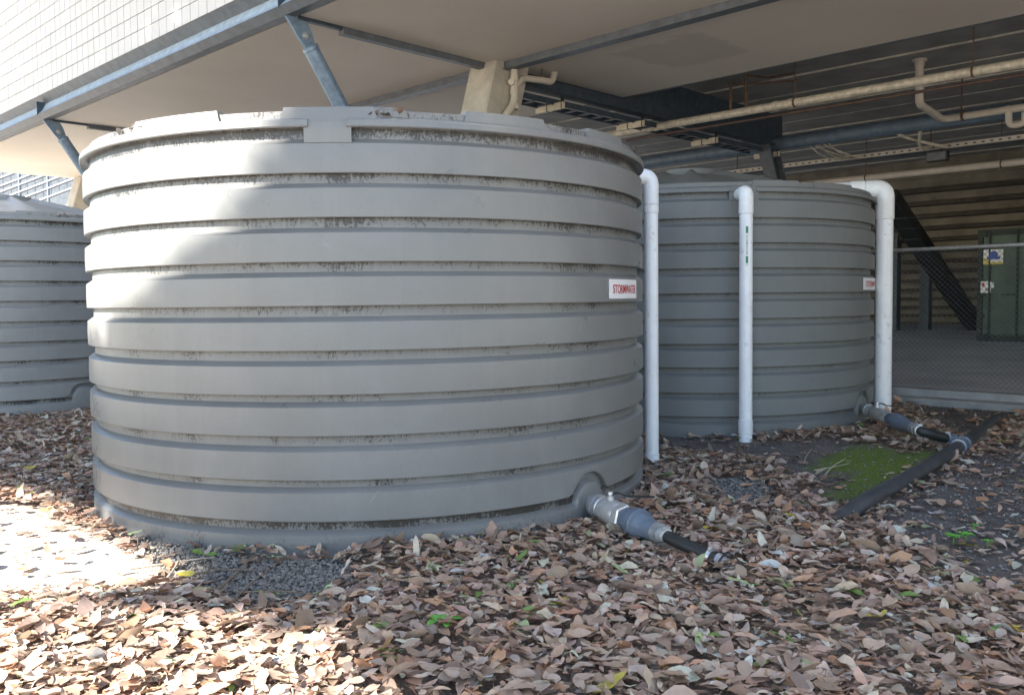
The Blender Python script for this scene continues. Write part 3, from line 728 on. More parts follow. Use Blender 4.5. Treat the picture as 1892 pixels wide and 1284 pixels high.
# drain pipe on the column
DR = thing('drain_pipe', 'cream drain pipe with a side branch on the concrete column', 'pipe', on_u(945, 225, FR[1] - .31))
u = FR[1] - .245 - .062
q0 = on_u(950, 128, u); q1 = on_u(950, 192, u); q2 = on_u(934, 216, u); q0.z = ZS
vq = q0.dot(V)
mb = MB(); mb.tube(fillet([P(u, vq, ZS + .02), P(u, vq, q1.z), P(u, vq - .16, q1.z - .16), P(u, vq - .35, q1.z - .5), P(u, vq - .45, q1.z - 1.2)], .12), .05, 20); mb.build('pipe', M['cream_pvc'], DR, 50)
for dz in (.17, .34, .52): sleeve(MB(), P(u, vq, ZS - dz), -Z, .07, .05, .058).build('collar', M['cream_pvc'], DR, 50)
br = fillet([P(u, vq + .02, ZS - .31), P(u, vq + .14, ZS - .17), P(u - .02, vq + .55, ZS - .14), P(u - .02, vq + .70, ZS - .14), P(u - .02, vq + .76, ZS + .02)], .1)
MB().tube(br, .043, 20).build('branch', M['cream_pvc'], DR, 50)
MB().lathe(P(u, vq - .04, ZS - .26), (-V - U * .6).normalized(), [(0, .034), (.035, .034), (.035, .042), (.055, .04)], 16).build('inspection_cap', M['cream_pvc'], DR, 40)
MB().uvbox(u - .04, u - .035, vq + .47, vq + .49, ZS - .16, ZS).build('hanger', M['rust'], DR)

# cable tray under the inner beam with pale brackets
CT = thing('cable_tray', 'black cable tray hung under the dark blue beam', 'cable tray', P(FR[1] - .3, 12, ZS - .3))
ut = FR[1] + .04; vt0, vt1, zt_ = VC + .45, 15.3, ZS - .27
for du in (-.0, .3): MB().uvbox(ut + du - .008, ut + du + .008, vt0, vt1, zt_ - .04, zt_ + .04).build('side_rail', M['dark_steel'], CT)
v = vt0 + .15
while v < vt1: MB().uvbox(ut, ut + .3, v - .02, v + .02, zt_ - .03, zt_ - .01).build('rung', M['grey_steel'], CT); v += .3
for bi, (pxx, pyy) in enumerate(((1028, 197), (1165, 232), (1288, 264), (1395, 290))):
    p = on_z(pxx, pyy, zt_ - .06); vb = p.dot(V)
    b = thing('tray_bracket', ['first', 'second', 'third', 'fourth'][bi] + ' pale slatted tray bracket counted from the concrete column', 'bracket', P(ut + .15, vb, zt_ - .09), 'pale brackets along the cable tray')
    for j in range(3): MB().uvbox(ut - .17, ut + .34, vb - .03, vb + .02, zt_ - .112 + .032 * j, zt_ - .084 + .032 * j).build('slat', M['slat'], b)
    for du in (-.15, .12): MB().uvbox(ut + du, ut + du + .012, vb - .034, vb + .025, zt_ - .118, zt_ + .06).build('strap', M['rubber'], b)
# ceiling planks beyond the soffit
CL = MB().uvbox(UN, UE, VI + .06, 24.2, ZS + .62, ZS + .75); CEIL = struct(CL, 'ceiling', M['ceil'])
v = VI + .1; k = 0
while v < 24:
    wv = 1.12; dz = [0, .02, .008, .015][k % 4]
    MB().uvbox(UN, UE, v + .012, v + wv - .012, ZS + .42 + dz, ZS + .61).build('plank', M['ceil'], CEIL)
    MB().uvbox(UN, UE, v - .014, v + .010, ZS + .414, ZS + .56).build('joint_strip', M['ceil_joint'], CEIL)
    v += wv; k += 1
# pipes under the ceiling
def upipe(name, label, cat, u0, u1, v, z, r, m, parts=(), rods=(), rodtop=ZS + .42):
    t = thing(name, label, cat, P((u0 + u1) / 2, v, z - r))
    MB().tube([P(u0, v, z), P(u1, v, z)], r, 20).build('pipe', m, t, 50)
    for u in parts: sleeve(MB(), P(u, v, z), U, .07, r, r * 1.16, 20).build('coupling', m, t, 50)
    for u in rods:
        mb = MB(); mb.tube([P(u, v, z + r * .9), P(u, v, rodtop + .02)], .008, 6); sleeve(mb, P(u - .015, v, z), U, .03, r, r * 1.1, 20); mb.build('hanger', M['rust'], t, 50)
    return t
def u_at(px, v):
    d = ray(px, 300); return (CAM + d * (v / d.dot(V))).dot(U)
ZP = ZS - .28
upipe('water_pipe', 'galvanised pipe hung on rods under the dark ceiling', 'pipe', UN, 14, 11.9, ZP, .06, M['galv_pipe'], [u_at(1215, 11.9), u_at(1437, 11.9), u_at(1466, 11.9)], [u_at(1468, 11.9), u_at(1795, 11.9)])
MB().tube([P(UN, 12.02, ZP - .11), P(9, 12.02, ZP - .11)], .02, 8).build('thin_red_pipe', simple('brown pipe', (.09, .055, .045), .6), bpy.data.objects['water_pipe'], 50)
mb = MB()
for px1, dz in ((1350, .16), (1378, .22)):
    uq = u_at(px1, 11.9); mb.tube([P(uq, 11.9, ZP + .07), P(uq, 11.9, ZP + .3 + dz)], .022, 10)
uq = u_at(1350, 11.9); uq2 = u_at(1378, 11.9)
mb.tube(fillet([P(uq, 11.9, ZP + .45), P(uq, 12.2, ZP + .48), P(uq - .6, 12.9, ZP + .55)], .1), .016, 8); mb.tube(fillet([P(uq2, 11.9, ZP + .52), P(uq2, 12.6, ZP + .6), P(uq2 - .2, 13, ZP + .7)], .1), .016, 8)
mb.build('sprinkler_riser', M['rust'], bpy.data.objects['water_pipe'], 50)
upipe('steel_tube', 'thick dark blue tube across the ends of the dark beams', 'beam', UN, UE, 15.6, ZS - .14, .125, M['tube_blue'])
upipe('conduit_pipe', 'long cream pipe along the top of the concrete tiers', 'pipe', UN, u_at(1468, 19.5), 19.5, ZS - .44, .07, M['cream_pvc'], rods=[u_at(1600, 19.5), u_at(1850, 19.5)])
WP = thing('waste_pipe', 'cream waste pipe dropping from the ceiling and turning along it', 'pipe', P(u_at(1697, 13.6), 13.6, ZS - .3))
uw = u_at(1697, 13.6); uj = u_at(1740, 15.3)
pts = [P(uw, 13.6, ZS + .45), P(uw, 13.6, ZS - .22), P(uj, 15.3, ZS - .18), P(uj - 9, 15.3, ZS - .1)]
MB().tube(fillet(pts, .14, 8), .057, 18).build('pipe', M['cream_pvc'], WP, 50)
MB().lathe(P(uw, 13.6, ZS + .42), -Z, [(0, .1), (.03, .1), (.03, .07), (.1, .07)], 18).build('ceiling_collar', M['cream_pvc'], WP, 40)
for pxx in (1775,):
    uq = u_at(pxx, 15.3); mb = MB(); mb.tube([P(uq, 15.3, ZS - .1), P(uq, 15.3, ZS + .44)], .012, 6); sleeve(mb, P(uq, 15.3, ZS - .165), -U, .04, .07, .08); mb.build('hanger', M['rust'], WP, 50)
uq = u_at(1862, 15.3)
MB().tube(fillet([P(uq, 15.3, ZS - .12), P(uq, 15.32, ZS - .42), P(uq - .22, 15.32, ZS - .42), P(uq - .22, 15.32, ZS - .2), P(uq - .3, 15.4, ZS - .62), P(uq - .3, 15.4, ZS - .9)], .1), .05, 14).build('trap', M['cream_pvc'], WP, 50)
# perforated tray along the back, looping cables and a floodlight
PT = thing('perforated_tray', 'pale perforated cable tray running across the dark undercroft', 'cable tray', P(5, 17.2, ZS - .3))
MB().uvbox(UN, UE, 17.16, 17.17, ZS - .36, ZS - .28).build('side', M['cream_pvc'], PT); MB().uvbox(UN, UE, 17.17, 17.5, ZS - .37, ZS - .36).build('bed', M['grey_steel'], PT)
u = 14.0; mb = MB()
while u > 0: mb.uvbox(u, u + .05, 17.154, 17.16, ZS - .335, ZS - .31); u -= .14
o = mb.build('slot_row', M['dark_steel'], PT); o['kind'] = 'stuff'
for u in range(-18, 23, 4): MB().tube([P(u, 17.3, ZS - .36), P(u, 17.3, ZS + .43)], .01, 6).build('hanger', M['rust'], PT)
for pxs_, nm in (((1553, 1560, 1568, 1575, 1586), 'a'), ((1705, 1752), 'b')):
    for i, a in enumerate(pxs_):
        ua = u_at(a, 17.0); sw = .1 * (-1) ** i if nm == 'a' else (-.3 if i == 0 else .35)
        p = [P(ua, 15.66, ZS - .2), P(ua + sw * .3, 15.9, ZS - .28), P(ua + sw, 16.6, ZS - .35), P(ua - sw * (.2 if nm == 'a' else -1.2), 17.25, ZS - .34)]
        top(MB().tube(smoothpath(p, 6), .014 if nm == 'a' else .028, 8), 'cable', M['slat'], 'pale cable looping down to the perforated tray', 'cable', 'loose cables above the tray', 50)
uf = u_at(1735, 17.1)
fl = thing('floodlight', 'small black floodlight under the perforated tray', 'light', P(uf, 17.0, ZS - .62))
MB().uvbox(uf - .18, uf + .18, 16.95, 17.1, ZS - .6, ZS - .43).build('housing', M['rubber'], fl); MB().uvbox(uf - .02, uf + .02, 17.1, 17.2, ZS - .55, ZS - .37).build('bracket', M['rubber'], fl)
MB().uvbox(uf - .16, uf + .16, 16.945, 16.949, ZS - .585, ZS - .445).build('glass', M['grey_steel'], fl)
# concrete seating tiers behind
TR = thing('seating_tiers', 'stepped concrete tiers seen from below behind the fence', 'seating', P(6, 24, 0))
MB().uvbox(UN, UE, 23.9, 24.3, ZS - .02, ZS + .8).build('top_wall', M['tier'], TR)
for k in range(15):
    v0 = 24.0 + .62 * k; z1 = ZS + .02 - .285 * k
    MB().uvbox(UN, UE, v0, v0 + .16 + .01 * (k % 3), z1 - .262, z1).build('riser', M['tier'], TR)
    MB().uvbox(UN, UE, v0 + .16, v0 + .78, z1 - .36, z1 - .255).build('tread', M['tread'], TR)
for u in (FR[0], FR[1], FR[2]):
    lab = 'dark sloping raker beam under the concrete tiers'
    a = on_u(1640, 362, FR[1]); b = on_u(1800, 600, FR[1]); a = P(u, a.dot(V), a.z); b = P(u, b.dot(V), b.z)
    b = b + (b - a) * .12
    top(MB().bar(a, b, .3, .42, U), 'raker_beam', M['black_steel'], lab, 'beam', 'raker beams')
for i, (pxx, v) in enumerate(((1655, 26.5), (1714, 27.5))):
    uq = u_at(pxx, v); zt = ZS - .285 * ((v - 24) / .62)
    top(MB().uvbox(uq - .13, uq + .13, v - .15, v + .15, FLOOR - .02, zt - .1), 'steel_post', M['dark_steel'], ('dark post under the tiers beside the thick downpipe', 'dark post under the tiers beside the green container')[i], 'column', 'posts under the tiers')

# ------------------------------------------------------------------ chain link fence
VFN = 10.25; uL, uR = 11.0, -4.0; zf0, zf1 = FLOOR + .02, 1.725
FN = thing('chain_link_fence', 'chain link fence on the concrete kerb', 'fence', P(3, VFN, FLOOR))
MB().tube([P(uL, VFN, zf1), P(uR, VFN, zf1)], .021, 14).build('top_rail', M['galv'], FN, 50)
MB().tube([P(uL, VFN + .01, .83), P(uR, VFN + .01, .83)], .003, 6).build('mid_wire', M['wire'], FN)
for u in (8.6, 5.35, -1.2):
    MB().tube([P(u, VFN + .03, FLOOR - .03), P(u, VFN + .03, zf1)], .024, 14).build('post', M['galv'], FN, 50)
mb = MB(); H = zf1 - zf0; pitch = .0566; n = int((uL - uR) / pitch)
for i in range(-int(H / pitch) - 1, n):
    for sgn in (1, -1):
        a = uR + i * pitch if sgn > 0 else uR + i * pitch + H
        # from (a, zf0) to (a+H, zf1) for +, (a, zf0)->(a-H, zf1) for -
        u0, u1, z0, z1 = a, a + sgn * H, zf0, zf1
        def clipu(u0, z0, u1, z1, lim, lower):
            if lower and u0 < lim: t = (lim - u0) / (u1 - u0); return lim, z0 + (z1 - z0) * t
            if not lower and u0 > lim: t = (lim - u0) / (u1 - u0); return lim, z0 + (z1 - z0) * t
            return u0, z0
        if max(u0, u1) <= uR or min(u0, u1) >= uL: continue
        ua, za = clipu(u0, z0, u1, z1, uR, True); ua, za = clipu(ua, za, u1, z1, uL, False)
        ub, zb_ = clipu(u1, z1, u0, z0, uR, True); ub, zb_ = clipu(ub, zb_, u0, z0, uL, False)
        mb.tube([P(ua, VFN - .002 * sgn, za), P(ub, VFN - .002 * sgn, zb_)], .0019, 4, False)
mb.build('wire_mesh', M['wire'], FN)['kind'] = 'stuff'
for z in (1.86, 1.98, 2.1): MB().tube([P(uL, VFN, z), P(u_at(1700, VFN), VFN, z - .02)], .002, 5).build('barb_wire', M['wire'], FN)

# ------------------------------------------------------------------ green container
cc0 = on_z(1804, 630, FLOOR); vK = cc0.dot(V); uK = cc0.dot(U); HK = 2.44; wK = 2.44
K = thing('shipping_container', 'dark green shipping container behind the chain link fence', 'container', P(uK - wK / 2, vK + 1.2, FLOOR))
MB().uvbox(uK - wK + .03, uK - .03, vK + .06, vK + 2.35, FLOOR + .1, FLOOR + HK - .04).build('body', M['green_box'], K)
fm = MB()
for u0, u1, z0, z1 in ((uK - .1, uK, 0, HK), (uK - wK, uK - wK + .1, 0, HK), (uK - wK + .1, uK - .1, 0, .14), (uK - wK + .1, uK - .1, HK - .12, HK)):
    fm.uvbox(u0, u1, vK, vK + .12, FLOOR + z0, FLOOR + z1)
fm.build('door_frame', M['green_dark'], K)
for a, b in ((uK - wK / 2 + .008, uK - .11), (uK - wK + .11, uK - wK / 2 - .008)):
    d = MB().uvbox(a, b, vK + .025, vK + .06, FLOOR + .15, FLOOR + HK - .13).build('door', M['green_box'], K)
    for f in (.12, .62):
        uq = b + (a - b) * f
        MB().tube([P(uq, vK, FLOOR + .05), P(uq, vK, FLOOR + HK - .03)], .022, 12).build('locking_bar', M['green_dark'], d, 50)
        MB().uvbox(uq - .02, uq + .3, vK - .02, vK, FLOOR + 1.0, FLOOR + 1.04).build('handle', M['green_dark'], d)
    for z in (.5, 1.2, 1.95): MB().uvbox(a + .02 if a < uK - wK / 2 - .1 else b - .04, (a + .04) if a < uK - wK / 2 - .1 else b, vK, vK + .03, FLOOR + z, FLOOR + z + .12).build('hinge', M['green_dark'], d)
for u in (uK - .09, uK - wK + .09):
    for z in (.08, HK - .08): MB().uvbox(u - .09, u + .09, vK - .015, vK + .17, FLOOR + z - .08, FLOOR + z + .08).build('corner_casting', M['green_dark'], K)
def plate(px0, py0, px1, py1, name, m, parent, dv=-.004, th=.004):
    a = on_v(px0, py0, vK + .02 + dv); b = on_v(px1, py1, vK + .02 + dv)
    return MB().uvbox(a.dot(U), b.dot(U), vK + .02 + dv, vK + .02 + dv + th, b.z, a.z).build(name, m, parent)
s1_ = plate(1817, 462, 1853, 488, 'warning_sign', M['sign_white'], K, -.03, .03); tag(s1_, 'white and yellow warning sign with a blue symbol')
plate(1817, 485, 1853, 488, 'sign_band', M['sign_yellow'], s1_, -.034)
plate(1817, 478, 1829, 484, 'sign_patch', M['sign_yellow'], s1_, -.034)
a = on_v(1836, 471, vK - .02)
MB().lathe(a, -V, [(0, .085), (.006, .085)], 20).build('sign_symbol', M['sign_blue'], s1_)
MB().uvbox(a.dot(U) - .13, a.dot(U) + .13, vK - .03, vK - .027, a.z - .1, a.z - .04).build('sign_symbol', M['sign_blue'], s1_)
s2_ = plate(1812, 520, 1830, 541, 'notice', M['sign_white'], K, -.03, .03)
plate(1814, 523, 1819, 530, 'notice_mark', M['sign_red'], s2_, -.034); plate(1820, 532, 1828, 538, 'notice_mark', simple('tan print', (.45, .3, .2), .5), s2_, -.034)
plate(1831, 522, 1836, 532, 'tag', M['sign_white'], K, -.03, .03)

# ------------------------------------------------------------------ bleachers beyond the far end
BL = thing('bleachers', 'aluminium stepped stand with handrails beyond the soffit', 'seating', (-19, 33, .1))
bo = Vector((-21.5, 34, 0))
for k in range(9):
    x0 = -24 + .0 * k; z = .5 + .42 * k; y = 33 + .8 * k
    MB().box(Vector((-19.5, y + .15, z)), Vector((1, 0, 0)), Vector((0, 1, 0)), Z, 7, .16, .025).build('seat_plank', M['alu'], BL)
    MB().box(Vector((-19.5, y + .4, z - .22)), Vector((1, 0, 0)), Vector((0, 1, 0)), Z, 7, .3, .02).build('foot_plank', M['alu'], BL)
    for x in (-24, -21.4, -18.8, -16.2): MB().bar((x, y + .2, 0), (x, y + .2, z), .06, .06).build('leg', M['alu'], BL)
for dz in (-1.0, -.7, -.45, -.2, 0, .28, .56, .84, 1.3):
    MB().tube([(-24.5, 31.4, 3.0 + dz), (-14.5, 31.4, 6.6 + dz)], .05, 10).build('handrail', M['alu'], BL, 50)
for x in (-21.5, -20.4, -19.3, -18.3, -17.2, -16.2):
    z = 3.0 + .36 * (x + 24.5); MB().tube([(x, 31.4, 0), (x, 31.4, z + 1.3)], .05, 10).build('post', M['alu'], BL, 50)
for x in np.arange(-22, -15, .28):
    z = 3.0 + .36 * (x + 24.5); MB().tube([(x, 31.45, z - .9), (x, 31.45, z + 1.25)], .012, 5).build('baluster', M['alu'], BL)
top(MB().box((-22, 44, 4.5), Vector((1, 0, 0)), Vector((0, 1, 0)), Z, 16, .2, 4.5), 'concrete_wall', simple('wall darkened as if shaded', (.1, .115, .13), .9), 'tall pale concrete wall behind the bleachers', 'wall')  # pale wall given a dark bluish colour in place of shade

# ------------------------------------------------------------------ leaf litter
def leaf_arrays(N, length, yaw, posn, up_tilt, roll, curl, fold, wr):
    """N leaves of 17 vertices: base, 5 rows of three, tip"""
    tt = np.array([.10, .28, .5, .72, .89]); ww = np.array([.42, .86, 1.0, .76, .36])
    v = np.zeros((N, 17, 3)); hw = length * wr * .5
    v[:, 0, 0] = -.5 * length; v[:, 16, 0] = .5 * length
    sk = rng.uniform(-.12, .12, N)
    for i in range(5):
        x = (tt[i] - .5) * length
        for j, s in enumerate((-1, 0, 1)):
            v[:, 1 + 3 * i + j, 0] = x; v[:, 1 + 3 * i + j, 1] = s * ww[i] * hw + sk * length * math.sin(tt[i] * PI)
            v[:, 1 + 3 * i + j, 2] = abs(s) * ww[i] * hw * fold + rng.normal(0, .035, N) * length * abs(s)
    v[:, :, 2] += curl[:, None] * (v[:, :, 0] ** 2) / length[:, None] * 1.6
    cr, sr = np.cos(roll), np.sin(roll); y, z = v[:, :, 1].copy(), v[:, :, 2].copy()
    v[:, :, 1] = y * cr[:, None] - z * sr[:, None]; v[:, :, 2] = y * sr[:, None] + z * cr[:, None]
    ct, st_ = np.cos(up_tilt), np.sin(up_tilt); x, z = v[:, :, 0].copy(), v[:, :, 2].copy()
    v[:, :, 0] = x * ct[:, None] - z * st_[:, None]; v[:, :, 2] = x * st_[:, None] + z * ct[:, None]
    cy, sy = np.cos(yaw), np.sin(yaw); x, y = v[:, :, 0].copy(), v[:, :, 1].copy()
    v[:, :, 0] = x * cy[:, None] - y * sy[:, None]; v[:, :, 1] = x * sy[:, None] + y * cy[:, None]
    # keep the lowest point near the surface
    v[:, :, 2] -= (v[:, :, 2].min(1) * .75)[:, None]
    return v + posn[:, None, :]
LF = [(0, 2, 1), (0, 3, 2)]
for i in range(4):
    a = 1 + 3 * i; LF += [(a, a + 1, a + 4, a + 3), (a + 1, a + 2, a + 5, a + 4)]
LF += [(13, 14, 16), (14, 15, 16)]
def leaf_mesh(name, v, mat, cols=None):
    N = len(v); me = bpy.data.meshes.new(name)
    loops = np.concatenate([np.array(f) for f in LF]); ls = np.array([len(f) for f in LF])
    me.vertices.add(N * 17); me.vertices.foreach_set('co', v.astype(np.float32).ravel())
    al = (loops[None, :] + 17 * np.arange(N)[:, None]).ravel(); lt = np.tile(ls, N); lstart = np.concatenate([[0], np.cumsum(lt)[:-1]])
    me.loops.add(len(al)); me.loops.foreach_set('vertex_index', al.astype(np.int32))
    me.polygons.add(len(lt)); me.polygons.foreach_set('loop_start', lstart.astype(np.int32)); me.polygons.foreach_set('loop_total', lt.astype(np.int32))
    me.update(calc_edges=True); me.validate(); me.shade_smooth(); me.materials.append(mat)
    if cols is not None:
        at = me.attributes.new('leafcol', 'FLOAT_COLOR', 'POINT'); c = np.ones((N, 17, 4), np.float32); c[:, :, :3] = cols[:, None, :]
        at.data.foreach_set('color', c.ravel())
    return me
PAL = np.array([(.34, .26, .21), (.42, .345, .29), (.28, .225, .19), (.48, .42, .37), (.38, .25, .175), (.21, .17, .145), (.53, .48, .44), (.34, .30, .27), (.40, .37, .345)])
PW = np.array([.17, .17, .14, .11, .11, .09, .07, .08, .06]); PW /= PW.sum()
NC = 300000
X = rng.uniform(-7.5, 8.5, NC); Y = rng.uniform(1.6, 11.2, NC)
def dens_at(X, Y):
    gzv = gz(X, Y); a, b = px_np(np.stack([X, Y, gzv], 1))
    d = np.ones(len(X)); n = wob(X, Y, 1.6) * .5 + wob(X, Y, 5, 1) * .5
    d[(a < -250) | (a > 2150) | (b > 1420)] = .12
    d *= np.clip(1.05 - .055 * np.clip(Y - 4, 0, 9), .35, 1)
    gr_ = soft(X, Y, G_GRAVEL, .07); d *= np.clip(1 - 1.05 * gr_ + .02 * (n > .35), .012, 1)
    br_ = soft(X, Y, G_BARE, .10); d *= np.clip(1 - 1.05 * br_ + .45 * np.clip(n - .25, 0, 1), .04, 1)
    br2 = soft(X, Y, G_BARE2, .14); d *= np.clip(1 - .95 * br2 + .4 * np.clip(n - .1, 0, 1), .11, 1)
    d *= np.where(soft(X, Y, G_MOSS, .03) > .3, .5, 1)
    lit = inpoly(a, b, [(-50, 925), (60, 940), (170, 990), (320, 1060), (260, 1085), (-50, 1100)]); d *= np.where(lit, .06, 1)
    for c, r in ((T1, 1.80), (T2, 1.80), (T3, 1.80)): d[(X - c[0]) ** 2 + (Y - c[1]) ** 2 < r * r] = 0
    v = X * V.x + Y * V.y; d[v > 9.9] = 0
    for A_, B_ in ((S1, he1), (S2, he2)):
        ax, ay = B_.x - A_.x, B_.y - A_.y; t = np.clip(((X - A_.x) * ax + (Y - A_.y) * ay) / (ax * ax + ay * ay), 0, .86)
        dd_ = np.hypot(X - A_.x - t * ax, Y - A_.y - t * ay); d = np.where(dd_ < .085, d * .05, d)
    return d
dn = dens_at(X, Y); keep = rng.random(NC) < dn * .66
X, Y, dn = X[keep], Y[keep], dn[keep]; N = len(X)
Lg = np.where(rng.random(N) < .38, rng.uniform(.018, .05, N), rng.normal(.076, .025, N).clip(.035, .14)) * np.where(Y > 7, 1.05, 1)
bump1 = .0 * np.exp(-(((X - .55) ** 2 + (Y - 4.6) ** 2) / .25))
base_z = gz(X, Y) + dn * (.006 + .028 * rng.random(N) + .02 * (wob(X, Y, 2.2, 3) + .4).clip(0, 1)) + bump1 * dn
steep = rng.random(N) < .12
v = leaf_arrays(N, Lg, rng.uniform(0, 2 * PI, N), np.stack([X, Y, base_z], 1), rng.normal(0, .11, N) + steep * rng.normal(0, .45, N), rng.normal(0, .18, N) + steep * rng.normal(0, .5, N),
                rng.normal(.08, .27, N), rng.uniform(.02, .42, N), np.where(rng.random(N) < .07, rng.uniform(.05, .12, N), rng.uniform(.26, .6, N)))
ci = rng.choice(len(PAL), N, p=PW); cols = PAL[ci] * np.array([1.30, 1.12, .98]) * rng.uniform(.48, 1.18, (N, 1)) * rng.uniform(.95, 1.05, (N, 3)); cols = np.minimum(cols * 1.26, .66)
fr = rng.random(N); cols[fr < .006] = (.2, .33, .08); cols[(fr > .006) & (fr < .010)] = (.5, .42, .08); cols[(fr > .01) & (fr < .016)] = (.36, .4, .22)
lm = leaf_mesh('leaf_litter', v, M['litter'], cols); LO = bpy.data.objects.new('leaf_litter', lm); col.objects.link(LO); LO.parent = GROUND; LO['kind'] = 'stuff'
# the nearest leaves, one object each
variants = []
for i in range(14):
    vv_ = leaf_arrays(1, np.array([.095]), np.array([0.]), np.zeros((1, 3)), np.array([rng.normal(0, .12)]), np.array([rng.normal(0, .22)]), np.array([rng.normal(.1, .22)]), np.array([rng.uniform(.05, .35)]), np.array([rng.uniform(.38, .56)]))
    variants.append(leaf_mesh('leaf', vv_, M['leaf']))
k = 0
while k < 290:
    pxx, pyy = random.uniform(5, 1885), 1284 - 170 * random.random() ** 1.5
    p = ground(pxx, pyy)
    o = bpy.data.objects.new('leaf', variants[k % 14]); col.objects.link(o); o.parent = GROUND
    o.location = (p.x, p.y, p.z + .036 + random.uniform(0, .014)); s = random.uniform(.65, 1.0); o.scale = (s, s * random.uniform(.85, 1.1), s)
    o.rotation_euler = (random.gauss(0, .12), random.gauss(0, .12), random.uniform(0, 2 * PI)); k += 1
def single_leaf(px_, py_, L, mat, name, label, cat, group, lift=.035, tilt=.15, yaw=None):
    p = ground(px_, py_)
    v = leaf_arrays(1, np.array([L]), np.array([0.]), np.zeros((1, 3)), np.array([random.gauss(0, tilt)]), np.array([random.gauss(0, .2)]), np.array([random.uniform(-.1, .4)]), np.array([random.uniform(.1, .4)]), np.array([random.uniform(.36, .5)]))
    o = bpy.data.objects.new(name, leaf_mesh(name, v, mat)); col.objects.link(o); o.location = (p.x, p.y, p.z + lift); o.rotation_euler = (0, 0, random.uniform(0, 6.3) if yaw is None else yaw)
    return tag(o, label, cat, group)
for (a, b, L, yw) in ((380, 1040, .13, .3), (600, 1108, .11, .9), (495, 1118, .13, -.2), (375, 1105, .09, 1), (233, 1160, .12, .3), (805, 1066, .10, .4), (960, 1182, .12, 1.2), (935, 1045, .08, 1.3), (1020, 1135, .08, -.6), (1145, 1070, .1, -.7), (1365, 1092, .11, -.4), (1440, 1090, .12, .1), (720, 1225, .1, .4), (720, 1175, .12, .1), (1290, 1168, .09, .7), (1290, 1200, .1, 1.4), (1225, 950, .1, .2), (100, 940, .11, 0), (250, 1000, .11, -.4), (1680, 990, .11, -.9), (1580, 925, .13, .1), (1230, 890, .14, .1)):
    single_leaf(a, b, L, random.choice([M['green_leaf'], M['pale_leaf'], M['pale_leaf']]), 'green_leaf', 'fresh green leaf fallen on the brown leaf litter', 'leaf', 'green leaves on the litter', yaw=yw)
for (a, b, L) in ((1022, 1134, .08), (1310, 992, .11), (1330, 985, .07), (1040, 1125, .08), (345, 1078, .1), (1885, 1180, .09)):
    single_leaf(a, b, L, M['yellow_leaf'], 'yellow_leaf', 'yellow leaf fallen on the brown leaf litter', 'leaf', 'yellow leaves on the litter')
def seedling(px_, py_, s, n, label, group):
    p = ground(px_, py_, .02); r = thing('seedling', label, 'plant', p, group)
    MB().tube([p - Z * .02, p + Z * .03 * s], .003, 6).build('stem', M['seedling'], r)
    for i in range(n):
        a = 2 * PI * i / n + random.uniform(-.3, .3); L = random.uniform(.05, .075) * s
        vv_ = leaf_arrays(1, np.array([L]), np.array([a]), np.array([[math.cos(a) * L * .52, math.sin(a) * L * .52, .02 * s]]), np.array([.25]), np.array([0.]), np.array([-.3]), np.array([.25]), np.array([.5]))
        o = bpy.data.objects.new('leaf', leaf_mesh('leaf', vv_, M['seedling'])); col.objects.link(o); o.parent = r
for a, b, s, n in ((815, 1163, 1.2, 5), (1200, 995, .9, 4)): seedling(a, b, s, n, 'small green seedling growing through the leaf litter', 'seedlings in the leaf litter')
for a, b, s, n in ((1762, 998, .75, 9), (1785, 993, .6, 7), (1825, 1005, .5, 6), (1800, 975, .45, 6)): seedling(a, b, s, n, 'small bright weed growing on the bare gravelly soil', 'weeds on the bare soil')
def twig(pts, r, label, group, mat='twig', lift=.035):
    P3 = [ground(*q) + Z * (lift + random.uniform(0, .02)) for q in pts]
    sp = smoothpath(P3, 5); m = len(sp)
    top(MB().tube(sp, [r * (1 - .6 * i / m) for i in range(m)], 7), 'twig', M[mat], label, 'twig', group, 60)
tg_ = 'thin dry twig lying near the foot of the big tank'
for q, r, mt in ([((375, 1118), (430, 1070), (470, 1030)), .007, 'twig'], [((330, 1075), (400, 1065), (470, 1060)), .005, 'twig'], [((240, 1060), (330, 1043), (395, 1035)), .006, 'pale_twig'], [((440, 1100), (520, 1098), (600, 1105)), .004, 'twig'], [((300, 1085), (320, 1065), (330, 1045)), .007, 'pale_twig'], [((430, 1125), (460, 1085), (520, 1040)), .004, 'twig']):
    twig(q, r, tg_, 'twigs by the big tank', mt, .012)
for q, r in ([((1485, 862), (1490, 845), (1500, 833)), .004], [((1525, 880), (1540, 865), (1562, 855)), .005], [((1505, 872), (1540, 868), (1570, 862)), .004], [((1430, 960), (1470, 985), (1520, 1005)), .006], [((1700, 1030), (1780, 1060), (1830, 1085)), .008]):
    twig(q, r, 'thin dry twig lying on the ground right of the dusty tank'.replace('right of', 'in front of'), 'twigs by the dusty tank', 'pale_twig', .012)
